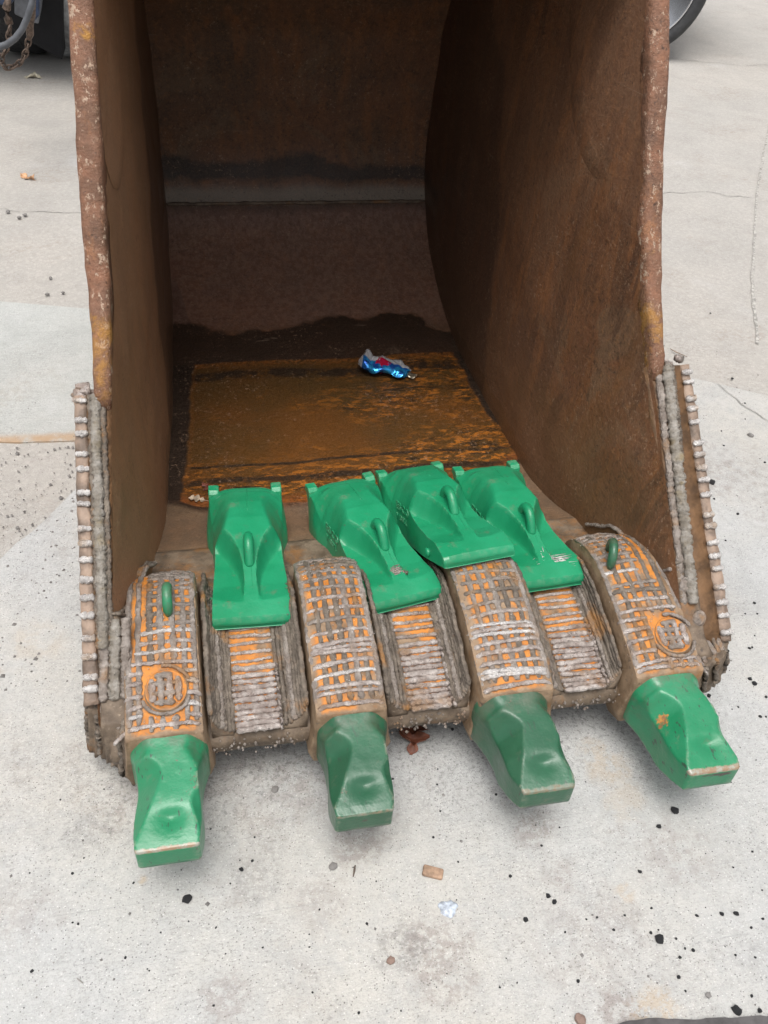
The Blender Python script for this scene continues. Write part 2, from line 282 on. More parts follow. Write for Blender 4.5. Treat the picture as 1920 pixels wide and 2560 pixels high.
def mat_green(name, a, b, chip, wear=.5, dirt=.2, marks=0.0, tip=None, rust=None):
    n = N(name); nx, ny, nz = n.normal()
    c = n.mix(n.rng(n.noise(7, 5, .6), .35, .65), a, b)
    c = n.mix(n.rng(n.noise(26, 6, .7, off=6), .58, .72, 0, dirt), c, (.17, .15, .11))
    c = n.mix(n.rng(n.noise(190, 4, .8, off=44), .60, .70, 0, .35), c, (.06, .09, .06))
    c = n.mix(n.rng(n.noise(5, 5, .7, off=51), .5, .7, 0, .10), c, (.12, .28, .17))
    c = n.mix(n.rng(n.noise(24, 6, .8, off=2), .655, .675, 0, chip), c, (.13, .085, .06))
    if marks:
        mk = n.noise(60, 3, .6, vec=n.scale((2.6, .6, 1)), off=9)
        c = n.mix(n.rng(mk, .64, .67, 0, marks), c, (.04, .05, .04))
    p = n.math('MULTIPLY', n.rng(n.point(), .515, .56), n.rng(n.noise(55, 4, .7), .45, .6))
    c = n.mix(n.math('MULTIPLY', p, wear), c, (.42, .36, .30))
    if tip:
        x, y, z = n.xyz()
        m = n.math('MULTIPLY', n.rng(n.math('ADD', y, n.math('MULTIPLY', n.noise(45, 5, .7), .014)), tip[0]+.0095, tip[0]+.006), n.rng(n.math('ADD', z, n.math('MULTIPLY', n.noise(60, 4, .6), .006)), .1855, .1885))
        c = n.mix(n.math('MULTIPLY', m, tip[1]), c, n.mix(n.rng(n.noise(70, 4, .7, off=3), .4, .6), tip[2], (.30, .17, .11)))
        gr = n.math('MULTIPLY', n.rng(y, -.06, -.005), n.rng(n.noise(30, 5, .7, off=17), .40, .62)); c = n.mix(n.math('MULTIPLY', gr, .55), c, (.10, .10, .07))  # nose base darkened: grime and the shade of the cheek recesses, in the colour
        sc = n.noise(5, 4, .7, vec=n.scale((1.2, 12, 3)), off=8); sc2 = n.math('MULTIPLY', n.rng(sc, .60, .64), n.rng(n.math('MULTIPLY', z, 1), .184, .178)); sc2 = n.math('MULTIPLY', sc2, n.rng(y, -.172, -.176)); c = n.mix(sc2, c, (.05, .04, .03))
    if rust:
        g = n.t.nodes.new('ShaderNodeVectorMath'); g.operation = 'DISTANCE'; n.lk(n.co, g.inputs[0]); g.inputs[1].default_value = rust[0]
        rm = n.rng(n.math('ADD', g.outputs[1], n.math('MULTIPLY', n.math('SUBTRACT', n.noise(70, 5, .7), .5), .03)), rust[1], rust[1]-.003)
        c = n.mix(rm, c, n.mix(n.rng(n.noise(80, 4), .4, .6), (.42, .20, .05), (.22, .11, .05)))
    h = n.math('ADD', n.noise(190, 4, .6), n.math('MULTIPLY', n.noise(25, 3), .8))
    return n.done(c, n.rng(n.noise(12, 4), .3, .7, .28, .42), 0, n.bump(h, .22, .0022), spec=.5)
M_GREEN = mat_green('fresh_green_paint', (.010, .215, .092), (.016, .265, .122), .8, .12, .35)
M_NOSE1 = mat_green('worn_green_paint', (.011, .185, .078), (.022, .215, .100), .8, .45, .35, marks=.8, tip=(-.187, .85, (.34, .31, .27)), rust=((.432, -.075, .190), .017))
M_NOSE2 = mat_green('dull_green_paint', (.018, .085, .042), (.025, .112, .057), .7, .45, .3, marks=.45, tip=(-.179, .55, (.24, .24, .20)))
M_DUST = plain('bare_metal_scuff', (.55, .52, .50), .45, .3, .3, 60)
# ------------------------------------------------------------------ mesh helpers
def mesh(name, vs, fs, mat, parent=None, smooth=True, angle=None):
    me = bpy.data.meshes.new(name); me.from_pydata([tuple(v) for v in vs], [], fs); me.update()
    if smooth: me.polygons.foreach_set('use_smooth', [True]*len(me.polygons))
    me.materials.append(mat)
    o = bpy.data.objects.new(name, me); C.objects.link(o)
    if parent is not None: o.parent = parent
    if angle: 
        try: me.set_sharp_from_angle(angle=R(angle))
        except Exception: pass
    return o
def fixn(o):
    bm = bmesh.new(); bm.from_mesh(o.data); bmesh.ops.recalc_face_normals(bm, faces=bm.faces); bm.to_mesh(o.data); bm.free(); return o
def tag(o, label=None, cat=None, group=None, kind=None):
    for k, v in (('label', label), ('category', cat), ('group', group), ('kind', kind)):
        if v: o[k] = v
    return o
def empty(name, loc=(0, 0, 0), rz=0):
    o = bpy.data.objects.new(name, None); C.objects.link(o); o.location = loc; o.rotation_euler = (0, 0, rz); o.empty_display_size = .1; return o
def nz3(p, s, a): return Vector(mn.noise_vector(Vector(p)*s))*a
def fbm(p, s): return mn.fractal(Vector(p)*s, 1.0, 2.0, 4)
def tube(pts, rad, sides=8, jit=.12, seed=0, flat=1.0, up=Vector((0, 0, 1)), taper=True):
    rnd = random.Random(seed); vs = []; n = len(pts); pts = [Vector(p) for p in pts]
    for i, p in enumerate(pts):
        t = (pts[min(i+1, n-1)]-pts[max(i-1, 0)]).normalized(); s = t.cross(up)
        if s.length < 1e-4: s = t.cross(Vector((1, 0, 0)))
        s.normalize(); q = s.cross(t)
        k = rad*(1+rnd.uniform(-jit, jit))
        if taper and i in (0, n-1): k *= .55
        for a in range(sides):
            an = 2*math.pi*a/sides; vs.append(p + s*(k*math.cos(an)) + q*(k*flat*math.sin(an)))
    fs = [(i*sides+a, i*sides+(a+1) % sides, (i+1)*sides+(a+1) % sides, (i+1)*sides+a) for i in range(n-1) for a in range(sides)]
    fs += [tuple(range(sides-1, -1, -1)), tuple((n-1)*sides+a for a in range(sides))]
    return vs, fs
def bead(pts, rad, mat, parent, seed, n=None, wob=.0012, **k):
    # resample with ripple wobble
    pts = [Vector(p) for p in pts]; L = [0]
    for a, b in zip(pts, pts[1:]): L.append(L[-1]+(b-a).length)
    n = (int(n*1.7) if n and n > 12 else n) or max(5, int(L[-1]/(rad*.8))); rnd = random.Random(seed); out = []
    ph = rnd.uniform(0, 9)
    for i in range(n):
        d = L[-1]*i/(n-1); j = max(q for q in range(len(pts)) if L[q] <= d+1e-9); j = min(j, len(pts)-2)
        f = (d-L[j])/max(1e-9, L[j+1]-L[j]); p = pts[j].lerp(pts[j+1], min(1, f))
        w = mn.noise_vector(Vector((d*28+ph, seed*.37, 1)))*wob*1.8
        out.append(p + Vector(w) + Vector((rnd.uniform(-1, 1), rnd.uniform(-1, 1), rnd.uniform(-.6, .6)))*wob*.45)
    vs, fs = tube(out, rad, 7, jit=.24, seed=seed, **k)
    return mesh('weld_bead', vs, fs, mat, parent)
def loft(secs, close=True, cap=True):
    vs = [v for s in secs for v in s]; m = len(secs[0]); fs = []
    for i in range(len(secs)-1):
        for a in range(m if close else m-1):
            b = (a+1) % m; fs.append((i*m+a, i*m+b, (i+1)*m+b, (i+1)*m+a))
    if cap: fs += [tuple(range(m-1, -1, -1)), tuple((len(secs)-1)*m+a for a in range(m))]
    return vs, fs
def box(x0, x1, y0, y1, z0, z1):
    v = [(x, y, z) for x in (x0, x1) for y in (y0, y1) for z in (z0, z1)]
    return v, [(0, 1, 3, 2), (4, 6, 7, 5), (0, 4, 5, 1), (2, 3, 7, 6), (0, 2, 6, 4), (1, 5, 7, 3)]
def bevel(o, w=.004, seg=2):
    md = o.modifiers.new('bevel', 'BEVEL'); md.width = w; md.segments = seg; md.limit_method = 'ANGLE'; md.angle_limit = R(35)
    return o
def lerp(a, b, t): return a+(b-a)*t
def pw(x, xs, ys): return float(np.interp(x, xs, ys))
def spw(x, xs, ys): return sum(float(np.interp(x+d, xs, ys)) for d in (-.07, -.045, -.02, 0, .02, .045, .07))/7 if .07 < x < .93 else pw(x, xs, ys)
# ------------------------------------------------------------------ ground
def sheet(name, poly, z, mat, thick=.0):
    vs = [(p[0], p[1], z) for p in poly]; n = len(vs); fs = [tuple(range(n))]
    if thick:
        vs += [(p[0], p[1], z-thick) for p in poly]; fs += [(i, i+n, (i+1) % n+n, (i+1) % n) for i in range(n)]
    o = mesh(name, vs, fs, mat, None, smooth=False); fixn(o); tag(o, kind='structure'); return o
sheet('ground', [(-150, -150), (150, -150), (150, 150), (-150, 150)], 0, M_OLD)
def ragged(pts, step=.05, amp=.006, seed=1):
    out = []; rnd = random.Random(seed)
    for a, b in zip(pts, pts[1:]):
        a = Vector(a); b = Vector(b); k = max(1, int((b-a).length/step)); d = (b-a).normalized(); nrm = Vector((-d.y, d.x))
        for i in range(k): out.append(a.lerp(b, i/k)+nrm*rnd.uniform(-amp, amp))
    out.append(Vector(pts[-1])); return out
edge = ragged([(6, .05), (3.2, .62), (2.2, 1.0), (1.75, 1.12), (1.47, 1.22), (1.33, 1.31), (1.18, 1.39), (.9, 1.40), (.3, 1.39), (-.3, 1.2), (-.73, .99), (-.80, .86), (-.92, .69), (-1.25, .45), (-2.5, .2), (-6, -.2)])
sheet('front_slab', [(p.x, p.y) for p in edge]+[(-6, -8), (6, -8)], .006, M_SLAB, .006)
back = ragged([(-.2, 1.86), (-.77, 1.985), (-1.06, 2.06), (-3, 2.5)], .2, .003, 3)
frt = ragged([(-3, 1.25), (-.957, 1.212), (-.75, 1.205), (-.2, 1.2)], .05, .006, 5)
sheet('rear_slab', [(p.x, p.y) for p in back]+[(p.x, p.y) for p in frt], .005, M_SLAB2, .005)
def strip(name, pts, w, mat, z):
    L_ = [Vector(p) for p in pts]; a_ = []; b_ = []
    for i, p in enumerate(L_):
        d = (L_[min(i+1, len(L_)-1)]-L_[max(i-1, 0)]).normalized(); q = Vector((-d.y, d.x))*w*.5*random.uniform(.5, 1.3); a_.append(p+q); b_.append(p-q)
    vs = [(p.x, p.y, z) for p in a_+b_]; n = len(a_)
    o = mesh(name, vs, [(i, i+1, n+i+1, n+i) for i in range(n-1)], mat, None, smooth=False); tag(o, kind='structure')
M_JOINT = plain('dirty_joint', (.33, .315, .29), .95, 0, .4, 60); M_CRACK = plain('hairline_crack', (.32, .305, .28), .95, 0, .4, 60)
strip('pavement_joint', [tuple(p) for p in ragged([(3.3, 4.35), (2.99, 3.88), (2.4, 2.95), (1.875, 2.05), (1.62, 1.55)], .06, .004, 8)], .012, M_JOINT, .003)
strip('slab_crack', [tuple(p) for p in ragged([(1.33, 1.30), (1.36, 1.15), (1.44, .98), (1.62, .70), (2.0, .2)], .03, .005, 9)], .0035, M_CRACK, .0095)
strip('pavement_crack', [tuple(p) for p in ragged([(-3.2, 3.6), (-1.9, 3.3), (-1.4, 3.0), (-1.05, 2.85), (-.6, 2.8)], .05, .015, 10)], .004, M_CRACK, .003)
strip('pavement_crack', [tuple(p) for p in ragged([(1.5, 2.9), (2.1, 3.0), (2.6, 2.75), (3.4, 2.9)], .05, .02, 11)], .004, M_CRACK, .003)
strip('pavement_crack', [tuple(p) for p in ragged([(2.9, 5.6), (3.6, 5.3), (4.4, 5.5), (5.4, 5.1)], .08, .03, 12)], .006, M_CRACK, .003)
M_RSTAIN = plain('rust_stain', (.40, .24, .11), .9, 0, .3, 30)
# ------------------------------------------------------------------ the bucket
bucket = empty('excavator_bucket'); tag(bucket, 'huge rusty brown excavator bucket with four green noses, its open mouth facing forward', 'bucket')
PROF = [(.55, .148), (.62, .120), (.70, .095), (.80, .077), (1.0, .070), (1.2, .066), (1.46, .068), (1.58, .074), (1.68, .092), (1.78, .122), (1.87, .16), (1.95, .205), (2.02, .262), (2.076, .335), (2.085, .345), (2.115, .42), (2.13, .5), (2.125, .6), (2.11, .74), (2.08, .88), (2.01, 1.01), (1.88, 1.11), (1.7, 1.18), (1.5, 1.22), (1.25, 1.255), (.937, 1.297)]  # unseen roof end shaped low, like the mouth top, to darken the inside
# distance from mouth edge -> half width of the inside
MO = [(.06, .20), (.10, .236), (.20, .327), (.30, .417), (.41, .513), (.49, .585), (.545, .650), (.624, .747), (.718, .92), (.80, 1.07), (.885, 1.216), (.935, 1.300)]
def mdist(y, z):
    best = 9
    for a, b in zip(MO, MO[1:]):
        ay, az_ = a; by, bz = b; dy, dz = by-ay, bz-az_; t = max(0, min(1, ((y-ay)*dy+(z-az_)*dz)/(dy*dy+dz*dz)))
        best = min(best, math.hypot(y-ay-t*dy, z-az_-t*dz))
    return best
def xin(y, z, side):
    e = math.exp(-mdist(y, z)/.5)
    if side < 0:   # the left plate leans in a little towards the top
        return .453 + (float(np.interp(z, [.2, .36, .6, .75, 1.2], [.570, .566, .545, .532, .508]))-.453)*e
    return .447 + (float(np.interp(z, [.6, .9], [.558, .548]))-.447)*e
def resample(P, n):
    P = [Vector(p) for p in P]; L = [0]
    for a, b in zip(P, P[1:]): L.append(L[-1]+(b-a).length)
    out = []
    for i in range(n):
        d = L[-1]*i/(n-1); out.append(tuple(float(np.interp(d, L, [p[k] for p in P])) for k in range(2)))
    return out
prof = resample(PROF, 110)
vs = []; nx = 40
for (y, z) in prof:
    for i in range(nx+1):
        t = i/nx; xl = -(xin(y, z, -1)+.012); xr = xin(y, z, 1)+.012; x = lerp(xl, xr, t)
        d = fbm((x, y, z), 3)*.004+fbm((x*2, y, z), 11)*.0012
        vs.append((x, y-d*(1 if z > .3 and z < 1.2 else 0), z+d*(1 if z <= .3 else 0)))
fs = [(j*(nx+1)+i, j*(nx+1)+i+1, (j+1)*(nx+1)+i+1, (j+1)*(nx+1)+i) for j in range(len(prof)-1) for i in range(nx)]
# outer skin
nb = len(vs); pf2 = []
for k, (y, z) in enumerate(prof):
    a = prof[max(0, k-1)]; b = prof[min(len(prof)-1, k+1)]; ty, tz = b[0]-a[0], b[1]-a[1]; l = math.hypot(ty, tz); pf2.append((y+tz/l*.045, max(.008, z-ty/l*.045)))
for (y, z), (yi, zi) in zip(pf2, prof):
    vs += [(-(xin(yi, zi, -1)+.012), y, z), (xin(yi, zi, 1)+.012, y, z)]
for k in range(len(prof)-1): fs.append((nb+2*k, nb+2*k+2, nb+2*k+3, nb+2*k+1))
shell = mesh('wrapper_plate', vs, fs, M_SHELL, bucket)
# seam weld across the back
bead([(lerp(-.455, .452, t), 2.075, .338) for t in np.linspace(0, 1, 12)], .006, M_BROWN, shell, 5, n=40)
# side plates
def side_plate(sd):
    Mo = resample(MO, 60); Wp = resample([(.06, .19), (.33, .16)]+PROF, 60); ns = 40; vs = []
    def X(y, z): return sd*xin(y, z, sd)
    inner = []; 
    for j in range(60):
        row = []
        for i in range(ns+1):
            s = (i/ns)**1.25; y = lerp(Mo[j][0], Wp[j][0], s); z = lerp(Mo[j][1], Wp[j][1], s)
            x = X(y, z); d = fbm((x, y*1.0, z), 2.2)*.006+fbm((x, y, z), 9)*.0016; row.append((x+sd*d, y, z))
        inner.append(row)
    m = ns+1; vs = [v for r_ in inner for v in r_]
    fs = [(j*m+i, j*m+i+1, (j+1)*m+i+1, (j+1)*m+i) for j in range(59) for i in range(ns)]
    o = mesh('side_plate', vs, fs, M_SIDE, bucket)
    # outer skin, set 30 mm out
    vo = [(v[0]+sd*.030, v[1], v[2]) for v in vs]; 
    # mouth edge bar: rounded rim following the mouth line
    sec = []
    for j in range(0, 60):
        a = Mo[max(0, j-1)]; b = Mo[min(59, j+1)]; ty, tz = b[0]-a[0], b[1]-a[1]; l = math.hypot(ty, tz); ny, nz_ = -tz/l, ty/l  # outward (front/up)
        y, z = Mo[j]; x0 = X(y, z); q = []
        amp = .0035
        ring = [(-.003, -.05), (-.003, -.012), (-.002, .001), (.001, .006), (.006, .0095), (.014, .0105), (.022, .011), (.030, .0105), (.037, .0085), (.0415, .003), (.042, -.006), (.042, -.02), (.042, -.05), (.03, -.055)]
        if z < .575: continue
        kk = max(0, min(1, (z-.58)/.30)); kk = kk*kk*(3-2*kk)
        for (dx, dn) in ring:
            dx *= lerp(.72, 1, kk); dn -= .03*max(0, (.625-z)/.05)**1.5
            p = Vector((x0+sd*dx, y+ny*dn, z+nz_*dn)); nv = fbm(p, 14)*amp*.7+fbm(p, 45)*.0016+mn.noise(p*110)*.0007; wv = fbm(p, 5)*.004
            q.append(p+Vector((sd*nv, ny*(nv+wv), nz_*(nv+wv))))
        sec.append(q)
    v2, f2 = loft(sec, True, True)
    rim = mesh('mouth_rim', v2, f2, M_EDGE, o)
    ob = mesh('outer_skin', vo, [tuple(reversed(f)) for f in fs], M_SIDE, o)
    return o
SPL = side_plate(-1); SPR = side_plate(1)
# reinforcing liner on the inside of each plate along the upper mouth
def liner(sd):
    P = [(1.22, 1.24), (1.17, 1.13), (1.11, 1.03), (1.05, .95), (.97, .885), (.87, .855), (.80, .885), (.775, .93)]
    Q = [(.91, 1.24), (.865, 1.13), (.82, 1.06), (.80, 1.02), (.785, 1.0), (.78, .97), (.775, .95), (.773, .94)]
    P = resample(P, 24); Q = resample(Q, 24); sec = []
    for a, b in zip(P, Q):
        row = []
        for i in range(9):
            t = i/8; y = lerp(a[0], b[0], t); z = lerp(a[1], b[1], t); th = .0055*min(1, t*8)*(1-t)*min(1, (b[1]-.925)*8+.15)-.0006
            row.append((sd*(xin(y, z, sd)-th-fbm((y, z, sd), 4)*.001), y, z))
        sec.append(row)
    v, f = loft(sec, False, False); return mesh('wear_liner', v, f, M_SIDE, SPR if sd > 0 else SPL)
liner(1); liner(-1)
# lip -----------------------------------------------------------------
LIPT = [(.028, .118), (.022, .135), (.026, .150), (.045, .166), (.10, .184), (.16, .197), (.22, .208), (.27, .212), (.31, .205), (.38, .182), (.46, .163), (.553, .149)]
lt = resample(LIPT, 50); LIPY = [p[0] for p in lt[6:]]; LIPZ = [p[1] for p in lt[6:]]
def lipz(y): return pw(y, LIPY, LIPZ)
vs = []; nx = 120; prof_l = lt+[(.553, .10), (.3, .085), (.1, .088), (.04, .10)]
for (y, z) in prof_l:
    for i in range(nx+1):
        x = lerp(-.588, .588, i/nx)
        d = fbm((x, y, z), 16)*.0018+fbm((x, y, z), 60)*.0010
        if y > .5: x = max(-.515, min(.510, x))
        vs.append((x, y-d*(2.2 if z < .16 else .3), z+d))
m = nx+1; k = len(prof_l)
fs = [(j*m+i, j*m+i+1, ((j+1) % k)*m+i+1, ((j+1) % k)*m+i) for j in range(k) for i in range(nx)]
fs += [tuple(j*m for j in range(k-1, -1, -1)), tuple(j*m+nx for j in range(k))]
M_LIP = mat_cast('lip_steel', True)
lip = mesh('lip_plate', vs, fs, M_BROWN, bucket); fixn(lip)
# adapters ------------------------------------------------------------
AX = [-.485, -.1525, .167, .479]; HW = [.069, .067, .073, .073]
TOPY = [0, .05, .10, .15, .20, .25, .29, .33, .37, .40, .42, .44]
TOPZ = [.236, .252, .267, .280, .290, .296, .294, .282, .258, .230, .205, .165]
def azt(y): return pw(y, TOPY, TOPZ)
def adapter_top(cx, hw, u, y):      # u in [-1,1]
    z = azt(y); z -= .004*u*u*1.6 + (.010*max(0, abs(u)-.86)/.14)**1
    return Vector((cx+u*hw, y, z))
def make_adapter(k):
    cx, hw = AX[k], HW[k]; sec = []
    for y in [-.004, 0.0]+list(np.linspace(.012, .438, 44)):
        yy = max(0, y); zt = azt(yy); row = []
        w = hw*(1-.04*yy/.4); zb = pw(yy, [0, .04, .12, .45], [.090, .070, .085, .10]); flare = .012
        back = max(0, (yy-.34)/.1); w *= (1-.25*back*back)
        if y < 0: w -= .003; zt -= .004; zb += .004
        pts = [(-w-flare*.2, zb), (-w-flare, zb+.03)]+[(-w-flare*(1-t)**1.5, lerp(zb+.03, zt-.016, t)) for t in (.33, .66, 1)]+[(-w*.97, zt-.006)]
        pts += [(u*w, zt-.0064*u*u) for u in np.linspace(-.93, .93, 13)]
        pts += [(-a, b) for a, b in reversed(pts[:6])]
        for (x, z) in pts:
            p = Vector((cx+x, y, z)); d = fbm(p, 22)*.0012+fbm(p, 70)*.0007
            row.append((p.x+(d if x > 0 else -d), y-(d if y < .05 else 0), z+d))
        sec.append(row)
    v, f = loft(sec); o = mesh('tooth_adapter', v, f, M_CAST, bucket, angle=50); fixn(o)
    rnd = random.Random(100+k)
    # lengthwise dark runs under, crosswise bright runs over
    us = {0: [-.86, -.6, -.3, -.02, .3, .58, .84], 1: [-.9, -.58, -.3, 0, .3, .6, .88], 2: [-.9, -.58, -.28, .02, .32, .62, .88], 3: [-.88, -.55, -.25, .05, .36, .66, .9]}[k]
    for i, u in enumerate(us):
        ys = np.linspace(.018, .395 if 0 < i < len(us)-1 else .37, 16)
        if (k == 0 and abs(u) < .45) or (k == 3 and u > -.1):
            ys = np.linspace(.122, .395, 14)
            bead([adapter_top(cx, hw, u, y)+Vector((0, 0, .0005)) for y in np.linspace(.004, .030, 4)], .0065, M_GREYW, o, rnd.randint(0, 9999), flat=.5)
        bead([adapter_top(cx, hw, u, y)+Vector((rnd.uniform(-.001, .001), 0, .0005)) for y in ys], rnd.uniform(.0054, .0068), M_GREYW if (i in (0, len(us)-1) or rnd.random() < .4) else M_DARKW, o, rnd.randint(0, 9999), n=34, wob=.0010, flat=.45)
    cross = {0: [.012, .032, .05, .07, .09, .108, .127, .148, .168, .188, .206, .228, .25, .272, .294, .314, .333, .350, .366, .381], 1: [.012, .034, .046, .068, .090, .112, .120, .130, .152, .178, .204, .230, .256, .281, .305, .327, .347, .364, .379, .391], 2: [.010, .030, .037, .056, .075, .094, .113, .122, .132, .156, .182, .208, .234, .259, .283, .306, .328, .348, .366, .382], 3: [.012, .022, .045, .068, .09, .112, .13, .152, .176, .192, .225, .250, .272, .292, .312, .331, .349, .365, .380]}[k]
    for i, y in enumerate(cross):
        y += rnd.uniform(-.0015, .0015); a, b = -.97, .97
        if k in (0, 3):
            if .03 < y < .118:      # broken round the locking plug
                spans = [(-.97, -.50), (.60, .96)] if k == 0 else [(-.97, -.18), (.86, .99)]
            elif y > .2 and k == 0: spans = [(-.35-rnd.uniform(0, .15), .0), (.3, .92)] if y < .30 and y > .22 else [(-.4, .92)]
            elif y > .2: spans = [(-.9, .15+rnd.uniform(0, .2))] if y < .30 else [(-.9, .3)]
            elif k == 0: spans = [(lerp(-.93, -.5, (y-.1)/.1), .93)]
            else: spans = [(-.93, lerp(.93, .5, (y-.1)/.1))]
        else: spans = [(a+rnd.uniform(0, .05), b-rnd.uniform(0, .05))]
        for (a, b) in spans:
            if abs(b-a) < .12: continue
            sl = rnd.uniform(-.004, .004)
            bright = (M_SILVER if rnd.random() < .75 else M_BRIGHT) if (y < .16 or (y < .24 and rnd.random() < .5)) else (M_GREYW if rnd.random() < .75 else M_DARKW)
            bead([adapter_top(cx, hw, u, y+sl*u)+Vector((0, 0, .0018 if y < .15 else .0008)) for u in np.linspace(a, b, 10)], rnd.uniform(.0042, .0060) if y < .15 else rnd.uniform(.0044, .0058), bright, o, rnd.randint(0, 9999), wob=.0012, flat=.62 if y < .15 else .48)
    vs = []; fs = []
    for i in range(170):
        u = rnd.uniform(-1, 1); y = rnd.uniform(.01, .39); p = adapter_top(cx, hw, u, y)+Vector((0, 0, .004)); r_ = rnd.uniform(.0007, .0016); b = len(vs)
        vs += [tuple(p+Vector(d)*r_) for d in ((1, 0, 0), (-1, 0, 0), (0, 1, 0), (0, -1, 0), (0, 0, 1), (0, 0, -1))]
        fs += [(b+a, b+c, b+d) for a, c, d in ((0, 2, 4), (2, 1, 4), (1, 3, 4), (3, 0, 4), (2, 0, 5), (1, 2, 5), (3, 1, 5), (0, 3, 5))]
    tag(mesh('weld_spatter', vs, fs, M_BRIGHT, o), kind='stuff')
    if k in (0, 3):    # round locking plug with its own grid
        px_ = (-.479, .508)[0 if k == 0 else 1]; py_ = (.073, .068)[0 if k == 0 else 1]; rr = .036; vs = []; zt = azt(py_); slope = .29
        seg = 40
        for (r_, h) in ((rr+.003, -.006), (rr+.0015, .003), (rr-.001, .0048), (rr-.003, .0030), (rr-.008, .0022), (0.012, .002)):
            vs += [(px_+r_*math.cos(a), py_+r_*math.sin(a), zt+slope*r_*math.sin(a)+h+random.uniform(-.0005, .0005)) for a in np.linspace(0, 2*math.pi, seg, endpoint=False)]
        fs = [(j*seg+i, j*seg+(i+1) % seg, (j+1)*seg+(i+1) % seg, (j+1)*seg+i) for j in range(5) for i in range(seg)]+[tuple(5*seg+i for i in range(seg))]
        mesh('locking_plug', vs, fs, M_CAST, o)
        for i, q in enumerate((-.68, -.25, .2, .62)):
            ll = rr*.8*math.sqrt(1-q*q)
            bead([(px_+q*rr, py_+t*ll, zt+slope*t*ll+.004) for t in np.linspace(-1, .95, 6)], .0066, M_SILVER if i != 1 else M_GREYW, o, 40+i+k)
        for i, q in enumerate((-.66, -.2, .3, .72)):
            ll = rr*.75*math.sqrt(1-q*q)
            bead([(px_+t*ll, py_+q*rr, zt+slope*q*rr+.0045) for t in np.linspace(-1, .7, 6)], .0055, M_GREYW, o, 50+i+k)
        for (a0, a1) in ((200, 340), (20, 100)):
            bead([(px_+(rr+.008)*math.cos(R(a)), py_+(rr+.008)*math.sin(R(a)), zt+slope*(rr+.008)*math.sin(R(a))+.003) for a in np.linspace(a0, a1, 12)], .0035, M_GREYW, o, 60+k)
        # green lifting eye standing in the run of beads
        ex, ey = (-.470, .250) if k == 0 else (.441, .262); ez = azt(ey)-.002
        prof_e = [(-.026, -.004), (-.025, .012), (-.021, .027), (-.012, .037), (0, .040), (.012, .037), (.021, .027), (.025, .012), (.026, -.004)]
        path = [Vector((ex, ey+a, ez+b)) for a, b in prof_e]
        if k == 3:
            for p in path: d = p.y-ey; p.x += d*.35
        v, f = tube(path, .0095, 10, jit=.03, seed=1, up=Vector((1, 0, 0)))
        if k == 0: mesh('lifting_eye', v, f, M_NOSE1, o)
        else: mesh('lifting_eye', v, f, M_NOSE2, o)
    return o
adapters = [make_adapter(k) for k in range(4)]
